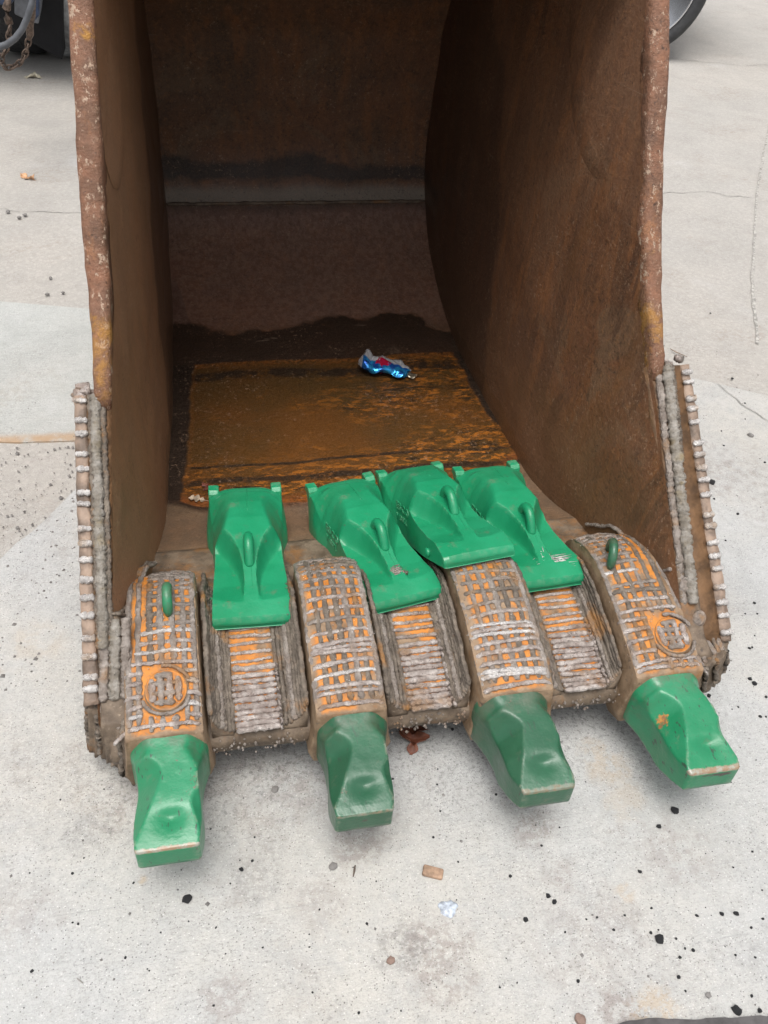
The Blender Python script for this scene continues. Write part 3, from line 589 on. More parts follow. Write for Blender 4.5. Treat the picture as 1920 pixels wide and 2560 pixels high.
# noses ---------------------------------------------------------------
def nose_section(dirs, planes, K=22):
    out = []
    for d in dirs:
        s = 0
        for (nx_, nz_, dist) in planes:
            c = (d[0]*nx_+d[1]*nz_)/dist
            if c > 0: s += c**K
        out.append(s**(-1/K))
    return out
def make_nose(k):
    cx = [-.482, -.150, .160, .480][k]; xt = [-.486, -.1575, .173, .490][k]
    tw = [.052, .0505, .049, .051][k]; zt_tip = [.190, .190, .190, .190][k]; zb_tip = [.137, .138, .138, .136][k]
    Lt = [.187, .175, .181, .191][k]; hwb = HW[k]
    mat = (M_NOSE1, M_NOSE2, M_NOSE2, M_NOSE1)[k]
    ND = 140; dirs = [(math.cos(2*math.pi*i/ND), math.sin(2*math.pi*i/ND)) for i in range(ND)]
    sec = []; NV = 90
    for j in range(NV+1):
        v = -.012+(Lt+.012)*j/NV; t = max(0, v/Lt)
        hw = spw(t, [0, .08, .18, .32, .42, .55, .7, .85, 1], [hwb*1.0, hwb*.95, hwb*.82, .0535, .0520, .0540, .0565, .0555, tw])
        zt = spw(t, [0, .15, .3, .45, .58, .68, .80, .92, 1], [.231, .224, .219, .215, .2115, .2075, .2005, .195, zt_tip])
        zb = pw(t, [0, .3, .6, 1], [.100, .094, .100, zb_tip])
        zc = (zt+zb)/2; hh = (zt-zb)/2; ccx = lerp(cx, xt, min(1, t))
        P = [(1, 0, hw), (-1, 0, hw), (0, 1, hh), (0, -1, hh)]
        # cheeks: near the base the outer shoulders are rounded well below the top flat
        ck = pw(t, [0, .12, .28, .4], [.022, .022, .006, 0])
        if ck > .001:
            for s in (1, -1):
                a = R(38); P.append((s*math.cos(a), math.sin(a), hw*math.cos(a)+hh*math.sin(a)-ck*1.05))
        # tip bevel facets: ridge runs in from the tip corner towards the middle
        xl = spw(t, [0, .14, .22, .32, .5, .75, 1], [.09, .05, .022, .006, .016, .034, tw+.005]); xr = spw(t, [0, .40, .52, .62, .8, 1], [.12, .075, .050, .038, .046, tw+.006])
        if t > .02:
            a = R(43); P.append((-math.cos(a), math.sin(a), xl*math.cos(a)+hh*math.sin(a)))
            a = R(36); P.append((math.cos(a), math.sin(a), xr*math.cos(a)+hh*math.sin(a)))
        rad = nose_section(dirs, P, lerp(18, 60, max(0, min(1, (t-.1)/.3)))); row = []
        for (dx, dz), r_ in zip(dirs, rad):
            x = dx*r_; z = dz*r_
            if dz > 0:      # thumb-like dimple behind the tip
                du = (x-.006)/.024; dv = (v-Lt*.745)/.021
                g = math.exp(-(du*du+max(0, dv)**2*1.0+min(0, dv)**2*5)*1.1); z -= .0090*g*min(1, dz*2)
            p = Vector((ccx+x, -v, zc+z)); n_ = fbm(p, 30)*.0007
            row.append((p.x+n_, p.y, p.z+n_))
        sec.append(row)
    # rounded end face
    last = sec[-1]; cxx = sum(p[0] for p in last)/ND; czz = sum(p[2] for p in last)/ND
    for (f_, dy) in ((.975, .0025), (.93, .0042), (.6, .0048)):
        sec.append([(cxx+(p[0]-cxx)*f_, -Lt-dy, czz+(p[2]-czz)*f_) for p in last])
    v, f = loft(sec); o = mesh('adapter_nose', v, f, mat, adapters[k]); fixn(o)
    if k in (0, 1): o['label'] = ('bright green nose with scratched paint', 'dull dark green nose')[k]
    if k == 2: o['label'] = 'dull dark green nose with a rusty tip edge'
    if k == 3: o['label'] = 'bright green nose with a rust blotch on its flank'
    return o
noses = [make_nose(k) for k in range(4)]
# welds in the gaps between the adapters ------------------------------
M_GAPOR = mat_cast('orange_gap_plate', True)
gaps = [(-.321, .041), (.010, .041), (.327, .044)]
for g, (gx, gw) in enumerate(gaps):
    rnd = random.Random(20+g)
    # thin wear plate carrying the cross runs
    sec = []
    for y in np.linspace(.034, .272, 30):
        z = lipz(y)
        sec.append([(gx-gw-.002, y, z-.004), (gx-gw, y, z+.004)]+[(gx-gw+2*gw*t, y, z+.005+fbm((gx+t, y, 0), 20)*.0006) for t in (.15, .4, .6, .85)]+[(gx+gw, y, z+.004), (gx+gw+.002, y, z-.004)])
    v, f = loft(sec); o = mesh('gap_wear_plate', v, f, M_GAPOR, bucket); fixn(o)
    ys = [.028+.0118*i for i in range(10 if g < 2 else 11)]; y = ys[-1]
    while y < .262: y += (.0175 if y > .16 else .0145)+rnd.uniform(-.002, .002); ys.append(y)
    for i, y in enumerate(ys):
        front = y < .165; r_ = rnd.uniform(.0052, .0066) if front else rnd.uniform(.0032, .0044)
        e = gw*rnd.uniform(.97, 1.08); e2 = gw*rnd.uniform(.97, 1.08); sl = rnd.uniform(-.003, .003)
        zz = lambda yy: lipz(max(.03, yy))+.0062
        bead([(gx+lerp(-e, e2, t), y+sl*(t-.5), zz(y)) for t in np.linspace(0, 1, 8)], r_, M_SILVER, o, rnd.randint(0, 9999), wob=.0013)
        if front and rnd.random() < .8:    # crater where the run ended
            bead([(gx+gw*1.03, y-.001, zz(y)+.001), (gx+gw*1.09, y, zz(y)+.001)], .0066, M_SILVER, o, rnd.randint(0, 9999), n=4)
    # fillet runs climbing each adapter flank
    for sd, kk in ((-1, g), (1, g+1)):
        xa = AX[kk]+(HW[kk]+.010)*(-sd)
        xb = gx+sd*(gw+.004)
        for i in range(9):
            t = i/8; a = t*math.pi/2
            X = lerp(xb, xa, math.sin(a*.95)); Zl = lerp(0.002, .055, 1-math.cos(a))
            pts = []
            y1 = pw(t, [0, 1], [.31, .43])
            for y in np.linspace(.030+.012*t, y1, 12):
                z = lipz(y)+Zl*pw(y, [0, .08, .3, .44], [.6, .9, 1, .3]); pts.append((X+rnd.uniform(-.001, .001), y, z))
            bead(pts, rnd.uniform(.0038, .0056) if i != 3 else .0075, M_GREYW if i == 3 else M_DARKW, lip, rnd.randint(0, 9999), n=46, wob=.0011, flat=.85)
        # solid fill beneath the fillet
        sec = []
        for y in np.linspace(.032, .43, 22):
            zl = lipz(y); h = .055*pw(y, [0, .08, .3, .44], [.6, .9, 1, .2]); q = []
            for t in np.linspace(0, 1, 7):
                a = t*math.pi/2; q.append((lerp(xb, xa, math.sin(a*.95)), y, zl-.002+h*(1-math.cos(a))+fbm((xb+t, y, 1), 30)*.001))
            q += [(xa, y, zl-.02), (xb, y, zl-.02)]; sec.append(q)
        v, f = loft(sec); fixn(mesh('fillet_weld', v, f, M_BROWN, lip))
# rough fringe of weld drips on the lip's front
rnd = random.Random(5); vs = []; fs = []
for i in range(230):
    x = rnd.choice(gaps)[0]+rnd.uniform(-.085, .085); y = rnd.uniform(.016, .03); z = rnd.uniform(.118, .155); r_ = rnd.uniform(.0015, .0045)
    b = len(vs)
    for (dx, dy, dz) in ((1, 0, 0), (-1, 0, 0), (0, 1, 0), (0, -1, 0), (0, 0, 1.2), (0, 0, -1.2)): vs.append((x+dx*r_*rnd.uniform(.7, 1.3), y+dy*r_, z+dz*r_))
    fs += [(b+a, b+c, b+d) for a, c, d in ((0, 2, 4), (2, 1, 4), (1, 3, 4), (3, 0, 4), (2, 0, 5), (1, 2, 5), (3, 1, 5), (0, 3, 5))]
for i in range(260):   # spatter beads sprinkled over lip and flanks
    g = rnd.choice(gaps); s = rnd.choice((-1, 1)); x = g[0]+s*rnd.uniform(.05, .09); y = rnd.uniform(.03, .38); z = lipz(y)+.010+abs(abs(x-g[0])-.05)*1.0; r_ = rnd.uniform(.0008, .0018); b = len(vs)
    for (dx, dy, dz) in ((1, 0, 0), (-1, 0, 0), (0, 1, 0), (0, -1, 0), (0, 0, 1), (0, 0, -1)): vs.append((x+dx*r_, y+dy*r_, z+dz*r_))
    fs += [(b+a, b+c, b+d) for a, c, d in ((0, 2, 4), (2, 1, 4), (1, 3, 4), (3, 0, 4), (2, 0, 5), (1, 2, 5), (3, 1, 5), (0, 3, 5))]
tag(mesh('weld_spatter', vs, fs, M_GREYW, lip), kind='stuff')
# shrouds on the mouth corners ----------------------------------------
def shroud(sd):
    if sd < 0: A = Vector((0, .095, .215)); B = Vector((0, .53, .590)); xo = (-.628, -.613); xi_ = (-.599, -.588)
    else: A = Vector((0, .085, .200)); B = Vector((0, .53, .590)); xo = (.664, .657); xi_ = (.634, .632)
    d = (B-A).normalized(); n_ = Vector((0, -d.z, d.y)); sec = []
    for j in range(60):
        t = j/59; c = A.lerp(B, t); a = lerp(xo[0], xo[1], t); b = lerp(xi_[0], xi_[1], t); row = []
        for (x, h) in ((a, -.055), (a, -.02), (a, .008), (lerp(a, b, .12), .014), (lerp(a, b, .4), .0150), (lerp(a, b, .7), .0150), (lerp(a, b, .9), .012), (b, .004), (b, -.02), (b, -.055)):
            p = c+n_*h; p.x = x; w = fbm(p, 40)*.0022; row.append((x+w*(1.3 if h > -.03 else 0), p.y, p.z+w))
        sec.append(row)
    v, f = loft(sec); o = mesh('corner_shroud', v, f, M_TAN, bucket); fixn(o)
    rnd = random.Random(3+sd); L = (B-A).length; n = 17 if sd < 0 else 19; d0 = .022
    for i in range(n):
        s = d0+(L-d0*1.5)*i/(n-1)+rnd.uniform(-.007, .007); t = s/L; c = A.lerp(B, t)+n_*.0165; a = lerp(xo[0], xo[1], t); b = lerp(xi_[0], xi_[1], t)
        m_ = .08
        bead([(lerp(a, b, q), c.y+rnd.uniform(-.0006, .0006), c.z+.0007*math.sin(q*7)) for q in np.linspace(m_-.05, 1-m_*.5, 7)], rnd.uniform(.0056, .0070), M_BRIGHT, o, rnd.randint(0, 9999), wob=.0008, n=9)
    # long runs fixing the shroud to the plate
    xs = [(-.586, -.573, M_RUN, .0100), (-.594, -.582, M_DARKW, .007), (-.575, -.560, M_DARKW, .007)] if sd < 0 else [(.580, .598, M_RUN, .0125), (.564, .580, M_GREYW, .0085), (.594, .612, M_DARKW, .007)]
    for q, (x0, x1, mt, rr) in enumerate(xs):
        pts = [(lerp(x0, x1, t), *(A.lerp(B, lerp(.17 if sd < 0 else .14, 1.0, t))+n_*(.020 if q == 0 else .013))[1:]) for t in np.linspace(0, 1, 20)]
        if sd > 0 and q == 2: pts = pts[11:]
        bead(pts, rr, mt, o, 77+q, n=75, wob=.0012)
    # filler strip between shroud and plate
    sec = []
    for t in np.linspace(.0 if sd > 0 else .2, 1, 14):
        c = A.lerp(B, t); a = lerp(xi_[0], xi_[1], t)+sd*.004; c = c+n_*.007; b = sd*(xin(c.y, c.z, sd)+.001); p = c+n_*.004; q = c-n_*.04
        sec.append([(a, p.y, p.z), (b, p.y, p.z), (b, q.y, q.z), (a, q.y, q.z)])
    v, f = loft(sec); mesh('backing_strip', v, f, M_STRIP, o)
    # lumpy cap of weld on the top end
    for i in range(12 if sd < 0 else 7):
        c = B+d*rnd.uniform(-.008, .020)+n_*rnd.uniform(-.012, .018); x = lerp(xo[1], -.55 if sd < 0 else .60, rnd.random())
        bead([(x, c.y, c.z), (x+rnd.uniform(-.012, .012), c.y+.006, c.z+rnd.uniform(-.006, .006)), (x+rnd.uniform(-.016, .016), c.y+.004, c.z)], rnd.uniform(.006, .0095), M_SILVER if i % 3 else M_GREYW, o, 300+i, n=6)
    return o
SHL = shroud(-1); SHR = shroud(1)
# corner blocks: stacked ridges of hard facing below the shrouds
def corner(sd):
    # outline in plan: from the shroud corner round to the outer adapter's cheek
    if sd < 0: P = [(-.626, .155), (-.626, .112), (-.622, .100), (-.600, .078), (-.578, .055), (-.562, .028), (-.554, .012)]; z0, z1 = .050, .208
    else: P = [(.650, .150), (.652, .085), (.640, .060), (.615, .045), (.590, .035), (.570, .022), (.556, .012)]; z0, z1 = .095, .205
    P = resample(P, 90); sec = []
    for j, z in enumerate(np.linspace(0, 1, 14)):
        row = []
        for i, (x, y) in enumerate(P):
            s = i/89; zb = z0+(.030*s if sd < 0 else 0)+.012*abs(math.sin(s*21+1)); zz = lerp(zb, z1-.005*s, z)
            rid = .0038*abs(math.sin(s*math.pi*13+.8*math.sin(z*3+s*5)))+fbm((x, y, zz), 35)*.0032+fbm((x, y, zz), 90)*.001
            row.append((x+sd*(rid+.022*(1-z)*(1-s)), y-rid*.8-.010*(1-z)*s, zz))
        row += [(sd*.50, .10, zz-.01), (sd*.54, .30, zz-.01), (sd*.60, .30, zz-.01)]
        sec.append(row)
    v, f = loft(sec); o = mesh('corner_block', v, f, M_BROWN, bucket); fixn(o)
    # ripples across its top lip
    rnd = random.Random(9)
    for i in range(11):
        s = i/10; x, y = P[int(lerp(12, 80, s))]
        bead([(x, y+.004, z1-.008), (x-sd*.004, y+.018, z1+.002), (x-sd*.006, y+.04, z1+.006)], .0055, M_GREYW if i % 2 else M_DARKW, o, 400+i, n=9)
    for i in range(5):
        x, y = P[int(6+i*18)]
        bead([(x+sd*.012*(1-t), y-.004-.006*(1-t), lerp(z0+.04, z1, t)) for t in np.linspace(0, 1, 8)], .0052, M_DARKW, o, 440+i, n=20, wob=.003)
    return o
corner(-1); corner(1)
# welded wedge between the outer adapters and the shrouds
def fillh(y, t):
    base = pw(y, [0, .12, .3, .40, .50], [.205, .232, .262, .25, .175]); line = .236+(y-.10)*.9
    top = line if y < .205 else lerp(.330, base, min(1, (y-.205)/.12)**.7)
    k = max(0, min(1, (t-.05)/.35)); return lerp(base, max(base, top), k*k*(3-2*k))
for sd in (-1, 1):
    rnd = random.Random(60+sd); sec = []
    for y in np.linspace(.045, .50, 46):
        q = []
        for t in np.linspace(0, 1, 16):
            x = sd*lerp(.535, .597, t); q.append((x, y, fillh(y, t)+fbm((x, y, 2), 25)*.0022+fbm((x, y, 2), 80)*.0012))
        q += [(sd*.597, y, .10), (sd*.535, y, .10)]; sec.append(q)
    v, f = loft(sec); o = mesh('corner_fill_weld', v, f, M_BROWN, lip); fixn(o)
    for i in range(8):
        t0 = i/7; y0, y1 = (.205, .47) if sd < 0 else (.20, .50)
        pts = []
        for q in np.linspace(0, 1, 12):
            x = lerp(lerp(.553, .592, t0), lerp(.505, .556, t0), q); y = lerp(y0, y1, q); pts.append((sd*x, y, fillh(y, (x-.535)/.062)+.002 if x > .535 else max(fillh(y, 0), azt(y)-.05)))
        bead(pts, .0052, M_DARKW if i % 3 else M_GREYW, o, 500+i, n=34, wob=.0016, flat=.8)
    if sd < 0:
        for i, (x, mt, rr) in enumerate(((-.592, M_GREYW, .0085), (-.573, M_RUN, .0105), (-.554, M_GREYW, .0085))):
            bead([(x+.010*t, lerp(.088, .198, t), fillh(lerp(.088, .198, t), .7)+.002) for t in np.linspace(0, 1, 8)], rr, mt, o, 520+i, n=26, flat=.6)
    else:
        for i, (x, y) in enumerate(((.572, .165), (.590, .112))):
            z = fillh(y, .8)+.003; vs = []; seg = 22
            for (r_, h) in ((.015, -.004), (.0145, .003), (.011, .005), (.006, .0035), (.001, .004)): vs += [(x+r_*math.cos(a), y+r_*.75*math.sin(a), z+h+r_*.65*math.sin(a)) for a in np.linspace(0, 2*math.pi, seg, endpoint=False)]
            mesh('plug_weld', vs, [(j*seg+q, j*seg+(q+1) % seg, (j+1)*seg+(q+1) % seg, (j+1)*seg+q) for j in range(4) for q in range(seg)]+[tuple(4*seg+q for q in range(seg))], M_GREYW, o)
# ------------------------------------------------------------------ loose tooth points
TL = .400
def tooth_surface(u, v):
    """u across (-1..1), v metres from the socket end; returns half width and top height"""
    w = pw(v, [0, .05, .085, .11, .16, .22, .30, TL], [.084, .084, .081, .0755, .0715, .073, .077, .080])
    Sx = pw(v, [0, .015, .03, .045, .10, .16, .21, .25, .29, .33, .366, TL], [.136, .139, .140, .147, .147, .138, .121, .103, .084, .066, .052, .037])
    a = abs(u)
    # arched socket end, flanks falling away from the centre panel
    z = Sx - .012*max(0, (a-.3)/.7)**2*pw(v, [0, .1, .2], [1.6, 1, .4])
    fl = pw(v, [0, .03, .08, .15, .21, .26], [0, .1, 1, 1, .55, 0]); xb = pw(v, [.03, .1, .18, .26], [.55, .50, .72, .9])
    z -= .060*fl*max(0, (a-xb+.10)/(1.10-xb))**1.7
    # scooped faces on both sides of the centre rib
    ub = pw(v, [.168, .176, .19, .205, .225, .25, .275, .31, .366], [1.05, .88, .68, .54, .39, .26, .195, .165, .19])
    if v > .166 and v < .366:
        fl_z = pw(v, [.165, .20, .24, .31, .366], [.100, .072, .061, .054, .052])
        t = max(0, min(1, (a-ub)/pw(v, [.165, .21, .31], [.40, .34, .12])))
        if t > 0: z = min(z, lerp(z, fl_z-.004*pw(v, [.2, .31, .366], [1, 1, 0])*(1-abs(2*t-1)*.5), 1-(1-t)**2.1))
    return w, z
def make_tooth(name, loc, rz, pitch, rollr, label, scar, letters):
    root = empty(name, loc); root.rotation_euler = (pitch, rollr, rz)
    tag(root, label, 'bucket tooth', 'loose green bucket teeth lying in the bucket mouth')
    NU, NV = 76, 140; sec = []
    for j in range(NV+1):
        v = TL*j/NV; y = TL/2-v; row = []; w, _ = tooth_surface(0, v)
        zb = pw(v, [0, .1, .3, TL], [0, .0, .004, .012])
        ze = tooth_surface(1, v)[1]; ztop = ze-.003
        bulge = pw(v, [0, .02, .07, .11, .2], [.0, .004, .006, 0, 0])
        nb_ = 7
        left = []
        for q in range(nb_):
            t = q/(nb_-1); left.append((-(w+bulge*math.sin(t*math.pi)+.007*(1-t)*pw(v, [0, .1, .25, TL], [1, 1, .8, 0])), lerp(zb, ztop-.002, t)))
        left[-1] = (-(w-.0004), ztop-.002)
        top = []
        for q in range(NU+1):
            u = -.985+1.97*q/NU; top.append((u*w, tooth_surface(u, v)[1]))
        row2 = [(-w*.9, zb-.001 if v > 0 else zb)]+left+top+[(-a, b) for a, b in reversed(left)]+[(w*.9, zb-.001 if v > 0 else zb)]
        for (x, z) in row2:
            # slight curve of the bit seen from above
            p = Vector((x, y-.004*(1-(x/w)**2)*max(0, (v-.3)/.08), z)); d = fbm(p+Vector(loc)*3, 25)*.0005; row.append((p.x, p.y, p.z+d))
        sec.append(row)
    last = sec[-1]; first = sec[0]
    sec.append([(p[0]*.985, p[1]-.004, lerp(.018, p[2], .62)-.003) for p in last])
    sec.append([(p[0]*.97, p[1]-.003, lerp(.014, p[2], .30)-.001) for p in last])
    # hollow socket
    cz = .07
    s2 = [[(p[0]*.82, p[1]+.0, cz+(p[2]-cz)*.78) for p in first], [(p[0]*.70, p[1]-.12, cz+(p[2]-cz)*.6) for p in first]]
    v_, f_ = loft(list(reversed(s2))[:2]+sec); o = mesh('tooth_body', v_, f_, M_GREEN, root, angle=42); fixn(o)
    # ears of the socket end
    for s in (-1, 1):
        E = [(-.012, .072), (-.012, .128), (-.006, .137), (.018, .140), (.023, .134), (.023, .122), (.012, .118), (.009, .104), (.009, .072)]
        x0, x1 = s*.0845, s*.060
        vs = [(x0, TL/2+a, b) for a, b in E]+[(x1, TL/2+a, b-.001) for a, b in E]; n = len(E)
        fs = [tuple(range(n)), tuple(range(2*n-1, n-1, -1))]+[(i, i+n, (i+1) % n+n, (i+1) % n) for i in range(n)]
        e = mesh('socket_ear', vs, fs, M_GREEN, root, smooth=False); fixn(e); bevel(e, .003, 2)
    # lifting eye
    ey = TL/2-.250; zs = tooth_surface(0, .250)[1]
    path = [Vector((0, ey+a*.85, zs+b*.82)) for a, b in ((.034, .006), (.031, .016), (.023, .027), (.012, .034), (0, .034), (-.012, .029), (-.021, .018), (-.027, .003), (-.031, -.012), (-.035, -.026))]
    path = [Vector((0, *resample([(p.y, p.z) for p in path], 22)[i])) for i in range(22)]
    v2, f2 = tube(path, .0105, 12, jit=.02, seed=3, up=Vector((1, 0, 0)), taper=False); mesh('lifting_eye', v2, f2, M_GREEN, root)
    # casting pip low on the left flank
    vs, fs = tube([Vector((-.074, -.115, .022)), Vector((-.0835, -.115, .022)), Vector((-.0865, -.115, .022))], .0105, 14, jit=0)
    mesh('casting_pip', vs, fs, M_GREEN, root)
    # parting seam down the middle
    ps = [Vector((.003+.001*math.sin(v*40), TL/2-v, tooth_surface(.04, v)[1]+.0001)) for v in list(np.linspace(.004, .135, 14))]
    v2, f2 = tube(ps, .0009, 5, seed=2, taper=False); mesh('parting_seam', v2, f2, M_GREEN, root)
    ps = [Vector((.003, TL/2-v, tooth_surface(.03, v)[1]+.0001)) for v in list(np.linspace(.225, .398, 16))]
    v2, f2 = tube(ps, .0008, 5, seed=4, taper=False); mesh('parting_seam', v2, f2, M_GREEN, root)
    if scar:
        rnd = random.Random(len(label)); sx, sy, sr, mt = scar
        for q in range(70 if mt is M_DUST else 50):
            a = rnd.uniform(-sr, sr); b = rnd.gauss(0, sr*.38); ln = rnd.uniform(.2, .7)*sr; an = rnd.choice((0, .1, 1.5, .3, 2.6))
            pts = []
            for t in (-1, 0, 1):
                X = sx+a+math.cos(an)*ln*t; Y = sy+b+math.sin(an)*ln*t*.5; v = TL/2-Y
                pts.append(Vector((X, Y, tooth_surface(X/.079, min(TL, max(0, v)))[1]+.0003)))
            v2, f2 = tube(pts, (.0012 if mt is M_DUST else .0024), 5, jit=.3, seed=q, flat=.35); 
            if q == 0: V, F = [], []
            F += [tuple(i+len(V) for i in ff) for ff in f2]; V += v2
        mesh('scuff_mark', V, F, mt, root)
    if letters:
        dg = bpy.context.evaluated_depsgraph_get()
        for txt, sz, zz, yy in (('ESCO', .027, .072, .095), ('V43SYL', .0165, .050, .092)):
            cu_ = bpy.data.curves.new('t', 'FONT'); cu_.body = txt; cu_.size = sz; cu_.extrude = .0011; cu_.offset = .0007; cu_.resolution_u = 3; cu_.space_character = 1.12
            to = bpy.data.objects.new('t', cu_); C.objects.link(to); dg.update()
            me = bpy.data.meshes.new_from_object(to.evaluated_get(dg)); bpy.data.objects.remove(to)
            # reads along the left flank from socket towards tip
            vsn = []
            for vv in me.vertices:
                lx_, ly_, lz_ = vv.co; Y = yy-lx_; v = TL/2-Y; zt = tooth_surface(1, v)[1]; Z = zz+ly_-lx_*.16; w = tooth_surface(0, v)[0]
                t = min(1, Z/max(.02, zt)); Xs = -(w+.007*(1-t)*pw(v, [0, .1, .25, TL], [1, 1, .8, 0])+pw(v, [0, .02, .07, .11, .2], [.0, .004, .006, 0, 0])*math.sin(max(0, t)*math.pi)); vsn.append((Xs-lz_, Y, Z))
            mesh('cast_lettering', vsn, [tuple(p.vertices) for p in me.polygons], M_GREEN, root, smooth=False)
            bpy.data.meshes.remove(me)
    return root
def place_tooth(xb, yb, xt, yt, zb, zt, **k):
    # socket-end centre and tip centre give position and heading
    d = Vector((xb-xt, yb-yt)); rz = math.atan2(d.y, d.x)-math.pi/2; c = Vector(((xb+xt)/2, (yb+yt)/2, (zb+zt)/2))
    return dict(loc=(c.x, c.y, c.z), rz=rz, pitch=math.atan2(zb-zt, d.length), rollr=k.get('roll', 0))
a = place_tooth(-.299, .630, -.313, .222, .100, .216)
make_tooth('bucket_tooth', **a, label='leftmost loose green tooth, lying straight over the gap by the left adapter', scar=None, letters=False)
a = place_tooth(-.064, .626, .008, .240, .098, .218)
make_tooth('bucket_tooth', **a, label='second loose green tooth from the left, with a dark weld burn near its tip', scar=(.006, -.140, .015, M_GREYW), letters=True)
a = place_tooth(.112, .640, .160, .262, .104, .300, roll=0)
make_tooth('bucket_tooth', **a, label='loose green tooth resting its tip on top of the third adapter and over its neighbour', scar=None, letters=True)
a = place_tooth(.299, .640, .324, .240, .100, .224)
make_tooth('bucket_tooth', **a, label='rightmost loose green tooth with a white scratched patch on its tip', scar=(.02, -.160, .030, M_DUST), letters=True)
# ------------------------------------------------------------------ crushed can in the bucket
def can():
    c = onz(962, 920, .085); root = empty('crushed_can', (c.x, c.y, .073), R(-16))
    tag(root, 'crushed shiny blue and silver drink can lying at the back of the puddle bed', 'drink can')
    n = N('printed_foil'); x, y, z = n.xyz()
    blue = n.mix(n.rng(n.noise(40, 3), .4, .6), (.02, .10, .42), (.03, .32, .65))
    f = n.rng(n.math('ADD', y, n.math('MULTIPLY', n.noise(30, 3), .03)), .010, .016, 1, 0)
    f = n.math('MULTIPLY', f, n.rng(n.math('ABSOLUTE', n.math('SUBTRACT', x, n.math('MULTIPLY', n.noise(18, 2), .012))), .074, .078, 1, 0))
    c_ = n.mix(f, (.72, .73, .76), blue)
    g = n.math('ADD', n.math('POWER', n.math('MULTIPLY', n.math('ADD', x, .006), 30), 2), n.math('POWER', n.math('MULTIPLY', n.math('ADD', y, .008), 42), 2))
    g = n.math('ADD', g, n.math('MULTIPLY', n.noise(90, 2), 1.6))
    c_ = n.mix(n.rng(g, 1.15, 1.3, 1, 0), c_, (.62, .02, .07))
    mt = n.done(c_, .2, .55, n.bump(n.noise(60, 3, .6), .5, .004))
    secs = []; rnd = random.Random(4)
    for i in range(33):
        t = i/32; X = lerp(-.080, .080, t); w = .040*min(1, (t+.05)*7, (1.04-t)*6)*(1+.12*math.sin(t*9)); h = .026*pw(t, [0, .12, .25, .45, .7, 1], [.6, 1.15, .7, .9, .6, .3]); row = []
        for a in range(26):
            an = 2*math.pi*a/26; p = Vector((X+.006*math.sin(an*2+t*5), w*math.cos(an), h*(math.sin(an)*.9+1)))
            cz = mn.cell_vector(p*55)*.0 if 0 else Vector(mn.noise_vector(p*48))*.006; row.append((p.x+cz.x, p.y+cz.y+.012*pw(t, [0, .15, .3], [1, .6, 0]), max(.0006, p.z+cz.z*1.1*(1 if p.z > .004 else 0))))
        secs.append(row)
    v, f_ = loft(secs); fixn(mesh('can_body', v, f_, mt, root, smooth=False))
    tabm = plain('dull_aluminium', (.45, .40, .30), .3, .8, .3, 50)
    secs = []
    for i in range(7):
        t = i/6; X = lerp(.072, .104, t); w = .016*math.sin(math.pi*(.18+.8*t)); secs.append([(X, -.018+w*math.cos(a), .006+.004*math.sin(a)+.003*math.sin(t*8)) for a in np.linspace(0, 2*math.pi, 10, endpoint=False)])
    v, f_ = loft(secs); fixn(mesh('can_end', v, f_, tabm, root, smooth=False))
can()
# ------------------------------------------------------------------ leaves, chips, pebbles
def leaf(name, label, px_, py_, z, L, rot, col, lobes=4, curl=.02, seed=1):
    rnd = random.Random(seed); c = onz(px_, py_, z); root = empty(name, (c.x, c.y, z+.001), rot); tag(root, label, 'leaf')
    mt = plain(name+'_blade', col, .55, 0, .4, 60, .4, .001); out = []; n = 90
    for i in range(n):
        t = i/(n-1); y = t*L; w = L*.34*max(.02, math.sin(math.pi*min(1, t*1.02)))**.6*(.22+.78*abs(math.sin(t*math.pi*lobes+.3))**1.3)*(1+rnd.uniform(-.06, .06)); out.append((y, w))
    vs = []; fs = []
    for (y, w) in out:
        for s in (-1, -.5, 0, .5, 1):
            x = s*w; z_ = curl*(abs(s)**1.5)*(.4+.6*math.sin(y*70+seed))+curl*.6*abs(mn.noise(Vector((x*40, y*40, seed))))+.002
            vs.append((x+curl*.2*math.sin(y*60), y-L/2, z_))
    for i in range(n-1):
        for q in range(4): fs.append((i*5+q, i*5+q+1, (i+1)*5+q+1, (i+1)*5+q))
    b = mesh('leaf_blade', vs, fs, mt, root); md = b.modifiers.new('thick', 'SOLIDIFY'); md.thickness = .0007
    v, f = tube([(0, -L/2-.012, .002), (0, -L/2, .003), (.001, 0, .004), (0, L/2, .003)], .0009, 5); mesh('leaf_stem', v, f, mt, root)
leaf('oak_leaf', 'curled reddish brown oak leaf on the concrete under the lip between the middle noses', 1030, 1835, .006, .105, R(165), (.16, .055, .03), 3.5, .02, 3)
leaf('dry_leaf', 'small pale cream leaf on the pavement in front of the left wheel', 82, 195, 0, .10, R(80), (.55, .50, .38), 3, .02, 5)
leaf('dry_leaf', 'small tan orange leaf on the old concrete left of the bucket', 70, 447, 0, .075, R(50), (.45, .26, .14), 3, .02, 8)
leaf('dry_leaf', 'dark red leaf scrap in the bucket behind the leftmost loose tooth', 517, 1222, .075, .045, R(30), (.14, .045, .03), 3, .014, 9)
leaf('dry_leaf', 'thin pale leaf scrap in the bucket beside the leftmost loose tooth', 492, 1252, .076, .042, R(75), (.36, .28, .2), 3, .006, 12)
def stone_mesh(seed, sq=.6):
    bm = bmesh.new(); bmesh.ops.create_icosphere(bm, subdivisions=2, radius=1)
    for v in bm.verts:
        d = mn.noise(v.co*1.3+Vector((seed*3.1, 0, 0))); v.co *= 1+.45*d; v.co.z *= sq
    me = bpy.data.meshes.new('pebble'); bm.to_mesh(me); bm.free(); return me
M_TAR = plain('black_asphalt', (.022, .022, .024), .75, 0, .5, 40, .8, .004)
